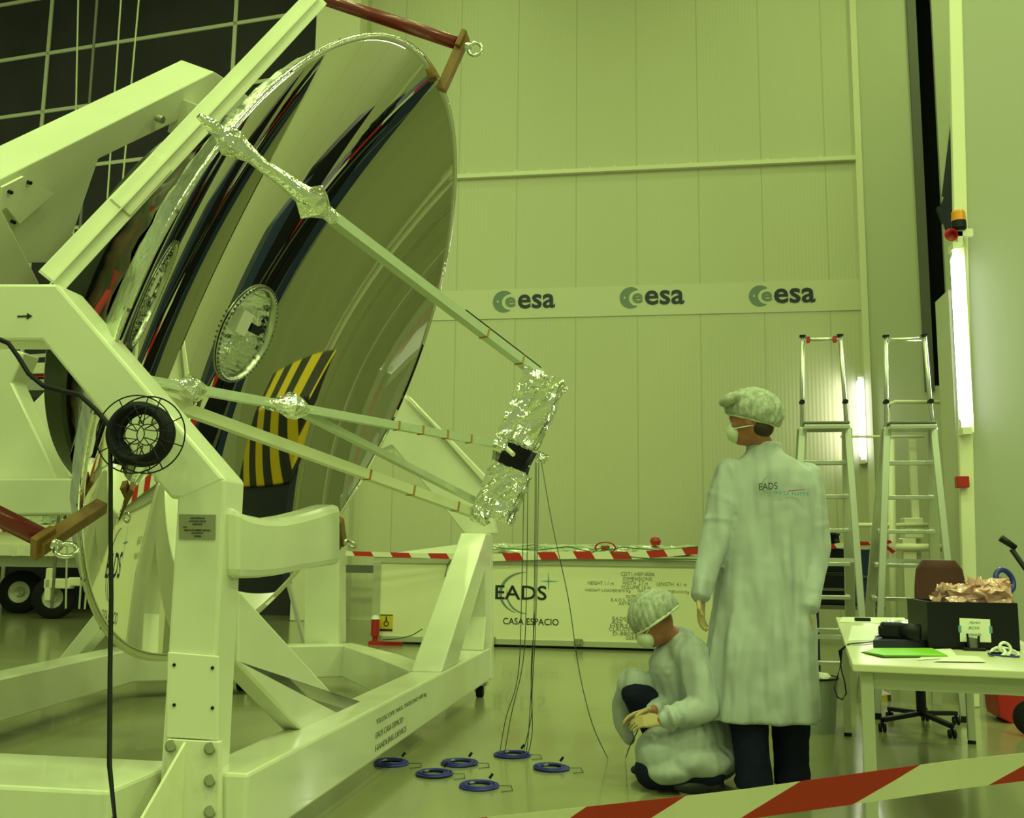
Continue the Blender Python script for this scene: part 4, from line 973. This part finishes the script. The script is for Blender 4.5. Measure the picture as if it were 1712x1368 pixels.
for k, (px, py) in enumerate(((1466, 1198), (1473, 1224), (1578, 1230), (1632, 1208), (1556, 1182))):
    p = atz(px, py, 0); p = cxy + (p - cxy).normalized() * .35; p.z = 0
    ar = obj('base_arm', g_bar(cxy + Z * .10, p + Z * .075, .04, .028), 'blackp', ch, bevel=.004)
    obj('castor', [g_cyl(p + V((-.022, 0, .026)), p + V((-.006, 0, .026)), .026, 18), g_cyl(p + V((.006, 0, .026)), p + V((.022, 0, .026)), .026, 18), g_cyl(p + Z * .03, p + Z * .08, .01, 8)], 'blackr', ar)
# waste bin
bc = atz(1362, 1222, 0); 
bn = thing('waste_bin', 'round grey bin with crumpled contents behind the standing person', 'bin', bc)
obj('drum', g_lathe(bc, Z, [(0, .0), (.13, 0), (.155, .33), (.16, .34), (.15, .34), (.125, .02), (0, .02)], 36), 'bin', bn, smooth=False)
obj('rim', g_torus(bc + Z * .34, Z, .157, .007, 36, 8), 'blackp', bn, smooth=True)
obj('crumpled_paper', g_crinkbox(bc + Z * .31, (.2, .18, .09), (X, Y, Z), 5, .02), 'paper', label='crumpled white paper filling the grey bin', cat='paper')
# red container and wheel at the right edge
rx_ = atz(1672, 1192, 0)
rd = thing('red_container', 'red container on a black wheel at the right edge under the table', 'container', rx_ + V((.25, .2, 0)))
obj('body', g_prism([aty(x, y, rx_.y - .5) for x, y in ((1664, 1140), (1730, 1138), (1735, 1228), (1712, 1222), (1672, 1200), (1668, 1170))], (0, .3, 0)), 'red', rd, bevel=.01)
c = atz(1712, 1232, 0) + V((.06, 0, .115)); obj('wheel', g_lathe(c, V((-.5, -1, 0)), [(0, -.03), (.08, -.03), (.115, -.02), (.115, .02), (.08, .03), (0, .03)], 32), 'blackr', rd, smooth=False)
# ------------------------------------------------------------------ coils of blue cable on the floor, hanging cables
def coil(px, py, lab, rr=.092, seed=0):
    p = atz(px, py + 4, 0); rnd = random.Random(seed)
    t_ = thing('cable_coil', lab, 'cable coil', p, 'blue cable coils on the floor')
    g = [g_torus(p + V((rnd.uniform(-.006, .006), rnd.uniform(-.006, .006), .005 + .004 * (k // 3))), Z + X * rnd.uniform(-.05, .05), rr - .009 * (k % 4), .0056, 40, 6, (1, rnd.uniform(.94, 1.05))) for k in range(8)]
    obj('winding', g, 'blue', t_, smooth=True)
    obj('connector', g_cyl(p + V((-.03, -rr * .7, .03)), p + V((-.01, -rr * .75, .036)), .006, 10), 'steel', t_)
    obj('connector', g_cyl(p + V((.04, rr * .6, .03)), p + V((.055, rr * .7, .05)), .007, 10), 'blackp', t_)
    e = [p + V((rr, 0, .01)), p + V((rr + .06, .04, .004)), p + V((rr + .08, -.05, .003)), p + V((rr + .03, -.09, .003))]
    obj('loose_end', g_tube(e, .0018, 5), 'wire', t_, smooth=True)
    return p
coil(655, 1274, 'blue cable coil nearest the white floor beam, farthest left', seed=1)
coil(725, 1292, 'blue cable coil second from the left on the floor', seed=2)
coil(768, 1274, 'blue cable coil below and left of the hanging cables', seed=3)
coil(801, 1312, 'blue cable coil nearest the viewer on the floor', seed=4)
pc1 = coil(857, 1260, 'blue cable coil where the hanging cables end', seed=5)
pc2 = coil(922, 1282, 'blue cable coil between the hanging cables and the crouching person', seed=6)
H0 = onpl(893, 772, 1.25)
for i, (sx, mid, end) in enumerate((((-16, 0), [(872, 1000, 5.3), (866, 1130, 5.4), (846, 1200, 5.5)], (836, 1256)), ((-10, 0), [(880, 1000, 5.3), (874, 1110, 5.4), (856, 1190, 5.5)], (843, 1262)), ((2, 0), [(893, 1000, 5.3), (889, 1130, 5.4), (884, 1220, 5.5)], (880, 1258)),
        ((4, 2), [(895, 1000, 5.3), (888, 1120, 5.4), (890, 1220, 5.5)], (882, 1264)), ((8, 2), [(897, 1000, 5.25), (890, 1150, 5.3), (888, 1200, 5.4)], (876, 1254)), ((12, 0), [(924, 880, 5.1), (950, 1000, 5.1), (968, 1120, 5.15), (990, 1210, 5.2)], (1016, 1268)))):
    st0 = onpl(893 + sx[0], 772 + sx[1], 1.25); p_ = [st0] + [aty(*m_) for m_ in mid] + [atz(end[0], end[1], .004)]
    # smooth the path
    q_ = []
    for k in range(len(p_) - 1):
        a = p_[max(k - 1, 0)]; b = p_[k]; c = p_[k + 1]; d = p_[min(k + 2, len(p_) - 1)]
        for j in range(6):
            t = j / 6; q_.append(.5 * ((2 * b) + (c - a) * t + (2 * a - 5 * b + 4 * c - d) * t * t + (3 * b - 3 * c + d - a) * t ** 3))
    q_.append(p_[-1])
    obj('test_cable', g_tube(q_, .0024, 5), 'wire', smooth=True, cat='cable', group=None if i == 5 else 'thin cables hanging from the foil housing',
        label='thin cable slanting from the foil housing down to the crouching person' if i == 5 else 'thin dark cable hanging from the foil housing to the blue coil on the floor')
# foreground tape
tp_ = []
for k, (px, yt, yb, dep) in enumerate(((700, 1378, 1424, 1.75), (860, 1362, 1408, 1.72), (1000, 1347, 1398, 1.70), (1130, 1333, 1384, 1.66), (1250, 1319, 1370, 1.64), (1400, 1298, 1349, 1.60), (1500, 1284, 1335, 1.57), (1600, 1271, 1320, 1.55), (1712, 1259, 1306, 1.52), (1800, 1250, 1297, 1.50))):
    a, b = ray(px, yt) * dep + CAMP, ray(px, yb) * (dep + .008) + CAMP; tp_.append((a, b))
rings = [[a, b, b + Y * .0006, a + Y * .0006] for a, b in tp_]
_q = ray(1336, 1307) * 1.62 + CAMP
ftape = stripes('near_tape_stripes', (0.80, 0.78, 0.60), (0.48, 0.02, 0.012), .262, axis=0, slant=-1.36, duty=.48, phase=_q.x - 1.36 * _q.z)
obj('barrier_tape', g_loft(rings), ftape, label='red and white barrier tape crossing the foreground at the lower right', cat='tape')
#@@PEOPLE
# ------------------------------------------------------------------ people
def remesh(o, vox, sm=6, disp=None):
    m_ = o.modifiers.new('union', 'REMESH'); m_.mode = 'VOXEL'; m_.voxel_size = vox; m_.use_smooth_shade = True
    s_ = o.modifiers.new('soften', 'SMOOTH'); s_.factor = .5; s_.iterations = sm
    for disp in (disp or []):
        t = bpy.data.textures.new('folds', 'CLOUDS'); t.noise_scale = disp[1]; t.noise_depth = 2
        d = o.modifiers.new('folds', 'DISPLACE'); d.texture = t; d.strength = disp[0]; d.mid_level = .5
    return o
def frame(f, upv=Z):
    f = f.normalized(); s_ = f.cross(upv).normalized(); u = s_.cross(f).normalized(); return f, s_, u
def head_geoms(c, f, s_, u, k=1.0):
    g = [g_ell(c, (.098 * k, .076 * k, .108 * k), (f, s_, u), 24, 16),
         g_ell(c + f * .028 * k - u * .062 * k, (.062 * k, .056 * k, .058 * k), (f, s_, u)),
         g_ell(c + f * .062 * k - u * .088 * k, (.028 * k, .030 * k, .024 * k), (f, s_, u)),
         g_cap(c + f * .088 * k + u * .012 * k, c + f * .112 * k - u * .028 * k, .008 * k, .015 * k, 10),
         g_ell(c + f * .088 * k + u * .022 * k, (.014 * k, .052 * k, .012 * k), (f, s_, u)),
         g_ell(c + f * .092 * k - u * .055 * k, (.012 * k, .026 * k, .009 * k), (f, s_, u))]
    for q in (-1, 1):
        g.append(g_ell(c + s_ * (.078 * k * q) - f * .004 * k - u * .008 * k, (.020 * k, .009 * k, .032 * k), (f, s_, u)))
        g.append(g_ell(c + f * .070 * k + s_ * (.040 * k * q) - u * .022 * k, (.02 * k, .022 * k, .018 * k), (f, s_, u)))
    return g
def hand_geoms(wr, d, pn, side, curl=.5, k=1.0):
    """wrist, direction of the fingers, palm normal, side vector towards the thumb"""
    d = d.normalized(); side = side.normalized(); pn = pn.normalized()
    g = [g_loft([[wr + d * t + side * (w_ * math.cos(a)) + pn * (h * math.sin(a)) for a in [2 * PI * i / 12 for i in range(12)]] for t, w_, h in ((-.02, .026, .02), (.0, .028, .02), (.04 * k, .040, .017), (.085 * k, .042, .014), (.092 * k, .036, .010))])]
    for i, L in enumerate((.070, .080, .075, .058)):
        b = wr + d * (.085 * k) + side * ((.031 - i * .021)) ; p0 = b; dd_ = d.copy(); r = .0095 - .0006 * i
        for j, fr_ in enumerate((.45, .32, .23)):
            dd_ = (dd_ + pn * curl * (.55 + .25 * j)).normalized(); p1 = p0 + dd_ * L * fr_ * k
            g.append(g_cap(p0, p1, r * (1 - .08 * j), r * (.92 - .08 * j), 10)); p0 = p1
    b = wr + d * .022 + side * .030; p1 = b + (side * .75 + d * .6 + pn * .35).normalized() * .042; p2 = p1 + (side * .2 + d * .8 + pn * .5).normalized() * .034
    g += [g_cap(b, p1, .013, .011, 10), g_cap(p1, p2, .011, .009, 10)]
    return g
def limb(pts, rs): return [g_cap(pts[i], pts[i + 1], rs[i], rs[i + 1], 16) for i in range(len(pts) - 1)]

# --- standing person, seen from behind, looking to the left
SYp = 5.08
def sp(px, py, y=SYp): return aty(px, py, y)
man = thing('person', 'standing person in long white coat, hair cap and face mask seen from behind', 'person', V((.47, SYp, 0)))
hc = sp(1256, 703, 5.06); hf = V((-.93, .34, -.10)); f_, s_h, u_h = frame(hf)
neck0 = sp(1278, 752, 5.12)
hipc = sp(1278, 985, 5.1)
kn = [sp(1252, 1205, 5.0), sp(1322, 1208, 5.08)]
an = [sp(1260, 1300, 4.98), sp(1324, 1296, 5.10)]
for a in an: a.z = .085
sh = [sp(1222, 790, 5.10), sp(1348, 798, 5.16)]
elb = [sp(1196, 900, 5.02), sp(1363, 912, 5.12)]
wri = [sp(1172, 992, 4.92), sp(1352, 1010, 5.0)]
bg_ = head_geoms(hc, f_, s_h, u_h, 1.06)
bg_ += limb([hc - u_h * .07 - f_ * .02, neck0], [.055, .06])
bg_ += [g_ell(sp(1284, 850, 5.12), (.17, .10, .22)), g_ell(sp(1280, 960, 5.12), (.15, .10, .14)), g_ell(sp(1278, 1010, 5.12), (.16, .11, .12))]
for i in (0, 1):
    bg_ += limb([sh[i], elb[i], wri[i]], [.055, .042, .030])
    bg_ += limb([sp((1250, 1308)[i], 1010, 5.12), kn[i], an[i]], [.08, .058, .042])
    bg_ += [g_cap(an[i] - Z * .03, an[i] + V((-.03, .14, -.05)), .04, .03)]
bodym = obj('body', bg_, 'skin', man); remesh(bodym, .007, 4)
hg = hand_geoms(wri[0] + V((0, 0, -.02)), V((-.02, -.05, -1)), V((.7, .3, .1)), V((-.35, -.8, 0)), .35)
hl_ = obj('glove', hg, 'glove', man); remesh(hl_, .0045, 2)
hg = hand_geoms(wri[1] + V((0, 0, -.02)), V((.05, .1, -1)), V((-.7, -.2, .1)), V((-.2, .8, 0)), .5)
remesh(obj('glove', hg, 'glove', man), .0045, 2)
# coat
def ring(px, py, y, hw, hd, n=110, fold=0.0, ph=0.0, rot=0.0):
    c = sp(px, py, y); out = []
    for i in range(n):
        a = 2 * PI * i / n
        k = 1 + fold * (math.sin(a * 9 + ph) * .5 + math.sin(a * 14 + ph * 1.7) * .3 + math.sin(a * 5 - ph) * .4)
        x_, y_ = hw * k * (abs(math.cos(a)) ** .85) * (1 if math.cos(a) > 0 else -1), hd * k * (abs(math.sin(a)) ** .85) * (1 if math.sin(a) > 0 else -1)
        out.append(c + V((x_ * math.cos(rot) - y_ * math.sin(rot), x_ * math.sin(rot) + y_ * math.cos(rot), 0)))
    return out
rg = [ring(1276, 742, 5.11, .080, .080), ring(1278, 757, 5.11, .095, .088), ring(1281, 772, 5.11, .165, .10), ring(1284, 788, 5.11, .215, .115), ring(1285, 812, 5.11, .232, .13),
      ring(1284, 860, 5.11, .232, .142, fold=.03), ring(1281, 930, 5.10, .226, .14, fold=.05, ph=.3), ring(1276, 1010, 5.08, .236, .15, fold=.075, ph=.5), ring(1272, 1090, 5.06, .258, .165, fold=.10, ph=.7),
      ring(1270, 1160, 5.05, .272, .175, fold=.115, ph=.85), ring(1270, 1203, 5.04, .274, .178, fold=.12, ph=.9)]
ct_ = [g_loft(rg)]
for i in (0, 1):
    e, w_ = elb[i], wri[i]
    ct_ += limb([sh[i] + V((0, 0, -.01)), e, w_], [.088, .076, .052])
    d_ = (w_ - e).normalized(); ct_ += [g_tube([w_ - d_ * .03, w_ + d_ * .025], [.054, .05], 20)]
    for q in (.25, .5, .8): ct_ += [g_torus(e.lerp(w_, q), d_ + V((.5 * math.sin(q * 9), .3, .4 * math.cos(q * 7))) * .7, .055 - .012 * q, .014, 20, 8)]
    ct_ += [g_torus(sh[i].lerp(e, .75), (e - sh[i]) + V((.07, .03, 0)), .070, .015, 20, 8), g_torus(sh[i].lerp(e, .45), (e - sh[i]) + V((-.12, .05, 0)), .074, .014, 20, 8)]
ct_ += [g_torus(sp(1277, 747, 5.11), V((0, .15, 1)), .078, .016, 30, 10)]
coatm = obj('coat', ct_, 'coat', man); remesh(coatm, .010, 3, ((.026, .22),))
# logo on the back: project on the coat's rear surface
def surf(px, py): return aty(px, py, 4.955)
lx = surf(1269, 818); 
bt = text('logo_lettering', 'EADS', surf(1269, 820), (surf(1300, 818) - surf(1269, 820)), Z, (surf(1300, 810) - surf(1269, 810)).length, .034, 'ink', coatm, .0)
text('logo_lettering', 'astrium', surf(1293, 826), (surf(1350, 829) - surf(1293, 826)), Z, (surf(1349, 829) - surf(1291, 826)).length, .022, 'inkblue', coatm, .0)
def arc2(px, py, rx, ry, a0, a1, w1, fn):
    L = []
    for k in range(21):
        t = a0 + (a1 - a0) * k / 20; ww = w1 * math.sin(PI * k / 20) + .2
        A = fn(px + (rx + ww) * math.cos(t), py + (ry + ww) * math.sin(t)); B = fn(px + rx * math.cos(t), py + ry * math.sin(t))
        L.append([A, B, B + V((0, .002, 0)), A + V((0, .002, 0))])
    return g_loft(L)
obj('logo_swoosh', arc2(1292, 812, 17, 16, math.radians(110), math.radians(250), 1.6, surf), 'inkgrey', coatm)
obj('logo_line', g_bar(surf(1318, 821), surf(1346, 819), .003, .003), 'red', coatm)
# cap, mask, trousers, shoes
ccap = sp(1261, 687, 5.07)
fc, sc_, uc = frame(V((-.93, .34, .30)))
gr = []
for k in range(19):
    ph = -.42 + (PI / 2 + .42) * k / 18
    rr_ = []
    for i in range(96):
        a = 2 * PI * i / 96; cr_ = 1 + .030 * math.sin(a * 24 + k * .6) * math.cos(ph) + .02 * math.sin(a * 7 + k)
        rr_.append(ccap + fc * (.150 * cr_ * math.cos(ph) * math.cos(a)) + sc_ * (.122 * cr_ * math.cos(ph) * math.sin(a)) + uc * (.118 * math.sin(ph) * (1 + .02 * math.sin(a * 5))))
    gr.append(rr_)
capm = obj('hair_cap', [g_loft(gr)], 'cap', man, smooth=True)
obj('cap_puff', g_ell(sp(1222, 668, 5.02), (.062, .06, .036), (V((1, -.1, .25)).normalized(), Y, Z)), 'cap', capm, smooth=True)
obj('cap_band', g_tube([ccap + fc * (.118 * math.cos(a)) + sc_ * (.100 * math.sin(a)) - uc * .048 for a in [2 * PI * i / 48 for i in range(49)]], .009, 8), 'mask', capm, smooth=True)
obj('hair', [g_ell(hc - f_ * .045 - u_h * .045, (.062, .074, .055), (f_, s_h, u_h))], 'hair', man, smooth=True)
mk = hc + f_ * .085 - u_h * .048
mkm = obj('face_mask', [g_ell(mk, (.048, .064, .058), (f_, s_h, u_h))], 'mask', man, smooth=True)
for q in (-1, 1):
    obj('mask_strap', [g_tube([mk + s_h * (.058 * q) + u_h * .01, hc + s_h * (.087 * q) - u_h * .04, hc - f_ * .10 - u_h * .03 + s_h * .02 * q], .003, 6)], 'paper', mkm)
tg = []
for i in (0, 1):
    tg += limb([sp((1250, 1308)[i], 1060, 5.12), kn[i], an[i] + Z * .02], [.105, .092, .080]); tg += [g_tube([an[i] + Z * .08, an[i] - Z * .045], [.082, .088], 24)]
remesh(obj('trousers', tg, 'jeans', man), .010, 4, ((.014, .08),))
for i in (0, 1):
    a = an[i]; d_ = V((-.25, .95, 0)).normalized() if i == 0 else V((.15, .95, 0)).normalized()
    remesh(obj('shoe', [g_ell(V((a.x, a.y, .045)) - d_ * .02, (.055, .055, .045)), g_ell(V((a.x, a.y, .040)) + d_ * .10, (.052, .12, .038), (V((d_.y, -d_.x, 0)), d_, Z)), g_b(a.x - .04, a.x + .04, a.y - .05, a.y + .05, .0, .02)], 'shoe', man), .007, 3)

# --- crouching person
cp_ = thing('person', 'crouching person in white coat and hair cap working with both hands on cables', 'person', V((.1, 5.2, 0)))
def cq(px, py, y): return aty(px, py, y)
ch_ = cq(1092, 1038, 5.12); f2_, s2_, u2_ = frame(V((-.72, -.22, -.50)), V((-.45, 0, .9)))
cn = cq(1134, 1072, 5.2)
hips = cq(1190, 1218, 5.30); chest = cq(1138, 1118, 5.2); waist = cq(1154, 1178, 5.24)
shn, shf = cq(1160, 1098, 5.02), cq(1118, 1100, 5.36)
eln, elf = cq(1180, 1182, 4.95), cq(1120, 1172, 5.38)
wrn, wrf = cq(1108, 1205, 4.86), cq(1092, 1188, 5.02)
knf, anf = cq(1062, 1160, 5.16), cq(1118, 1262, 5.3); 
knn, ann = cq(1090, 1288, 4.98), cq(1190, 1296, 5.0)
anf.z = .10; ann.z = .09; knn.z = .085
bg_ = head_geoms(ch_, f2_, s2_, u2_, 1.0) + limb([ch_ - u2_ * .06, cn], [.055, .06])
bg_ += [g_cap(cn, chest, .07, .13), g_cap(chest, waist, .13, .12), g_cap(waist, hips, .12, .13)]
bg_ += limb([cn, shn, eln, wrn], [.06, .055, .042, .03]) + limb([cn, shf, elf, wrf], [.06, .055, .042, .03])
bg_ += limb([hips, knf, anf], [.085, .06, .042]) + limb([hips, knn, ann], [.085, .06, .042])
remesh(obj('body', bg_, 'skin', cp_), .007, 4)
hg = hand_geoms(wrn + V((-.012, 0, 0)), V((-1, .25, -.12)), V((-.15, .25, -.9)), V((-.1, .75, .5)), .55)
remesh(obj('hand', hg, 'glove', cp_), .0045, 2)
hg = hand_geoms(wrf + V((-.008, 0, 0)), V((-.9, -.25, -.25)), V((-.15, -.2, -.9)), V((-.1, -.85, .35)), .55)
remesh(obj('hand', hg, 'glove', cp_), .0045, 2)
cg = [g_cap(cn + V((0, 0, -.02)), chest, .095, .165), g_cap(chest, waist, .165, .165), g_cap(waist, hips, .165, .185)]
cg += limb([shn, eln, wrn + (eln - wrn).normalized() * .02], [.085, .072, .046]) + limb([shf, elf, wrf + (elf - wrf).normalized() * .02], [.085, .07, .046])
cg += limb([cn + V((0, 0, -.03)), shn], [.09, .085]) + limb([cn + V((0, 0, -.03)), shf], [.09, .085])
cg += limb([hips, cq(1110, 1172, 5.30), cq(1060, 1146, 5.20)], [.15, .11, .088])
cg += limb([cq(1058, 1146, 5.30), cq(1038, 1178, 5.34), cq(1040, 1212, 5.34), cq(1052, 1236, 5.34)], [.085, .05, .045, .03])
cg += limb([hips, cq(1150, 1236, 5.08), cq(1098, 1258, 5.0)], [.19, .16, .115])
cg += [g_ell(cq(1118, 1284, 5.02), (.15, .16, .075)), g_ell(cq(1150, 1268, 5.08), (.24, .20, .10)), g_ell(cq(1195, 1250, 5.25), (.15, .2, .16))]
for q, (a, b) in enumerate(((shn, eln), (eln, wrn), (shf, elf))):
    for t in (.35, .6, .85): cg.append(g_torus(a.lerp(b, t), b - a, .060 - (.012 if q == 1 else 0), .016, 20, 8))
cg += [g_torus(cn + V((-.005, 0, .012)), V((-.5, 0, .9)), .072, .016, 26, 8)]
c2 = obj('coat', cg, 'coat', cp_); remesh(c2, .010, 3, ((.026, .18),))
obj('chest_mark', [g_box(cq(1144, 1129, 5.0) , (.012, .003, .003)), g_box(cq(1142, 1127, 5.0), (.003, .003, .012))], 'ink', c2)
ccap = ch_ + u2_ * .028 - f2_ * .022; fc, sc_, uc = f2_, s2_, u2_
gr = []
for k in range(19):
    ph = -.30 + (PI / 2 + .30) * k / 18; rr_ = []
    for i in range(96):
        a = 2 * PI * i / 96; cr_ = 1 + .030 * math.sin(a * 24 + k * .6) * math.cos(ph) + .02 * math.sin(a * 6 + k)
        rr_.append(ccap + fc * (.135 * cr_ * math.cos(ph) * math.cos(a)) + sc_ * (.112 * cr_ * math.cos(ph) * math.sin(a)) + uc * (.120 * math.sin(ph)))
    gr.append(rr_)
cap2 = obj('hair_cap', g_loft(gr), 'cap', cp_, smooth=True)
obj('cap_band', g_tube([ccap + fc * (.128 * math.cos(a)) + sc_ * (.106 * math.sin(a)) - uc * .036 for a in [2 * PI * i / 48 for i in range(49)]], .007, 8), 'mask', cap2, smooth=True)
mk = ch_ + f2_ * .082 - u2_ * .050
mk2 = obj('face_mask', g_ell(mk, (.046, .060, .052), (f2_, s2_, u2_)), 'mask', cp_, smooth=True)
for q in (-1, 1):
    obj('mask_strap', g_tube([mk + s2_ * (.054 * q) + u2_ * .02, ch_ + s2_ * (.082 * q) + u2_ * .0 + f2_ * .02, ch_ + s2_ * .084 * q + u2_ * .05], .0028, 6), 'paper', mk2)
tg = limb([hips, knf, anf], [.10, .072, .062])
tg += limb([hips, knn + Z * .01, ann], [.12, .085, .066])
remesh(obj('trousers', tg, 'jeans', cp_), .010, 4, ((.012, .08),))
for a, d_ in ((anf, V((-.95, -.2, 0))), (ann, V((-.9, -.35, 0)))):
    d_ = d_.normalized(); sd_ = V((d_.y, -d_.x, 0))
    remesh(obj('shoe', [g_ell(V((a.x, a.y, .045)) - d_ * .01, (.05, .05, .045)), g_ell(V((a.x, a.y, .038)) + d_ * .09, (.11, .046, .036), (d_, sd_, Z))], 'shoe', cp_), .007, 3)
a, b = cq(1062, 1202, 4.93), cq(1020, 1262, 5.0)
obj('test_lead', g_tube([cq(1072, 1205, 4.9), cq(1066, 1222, 4.92), cq(1052, 1250, 4.98), atz(1046, 1268, .01)], .003, 6), 'wire', label='short dark lead running from the crouching person hands to the floor', cat='cable', smooth=True)
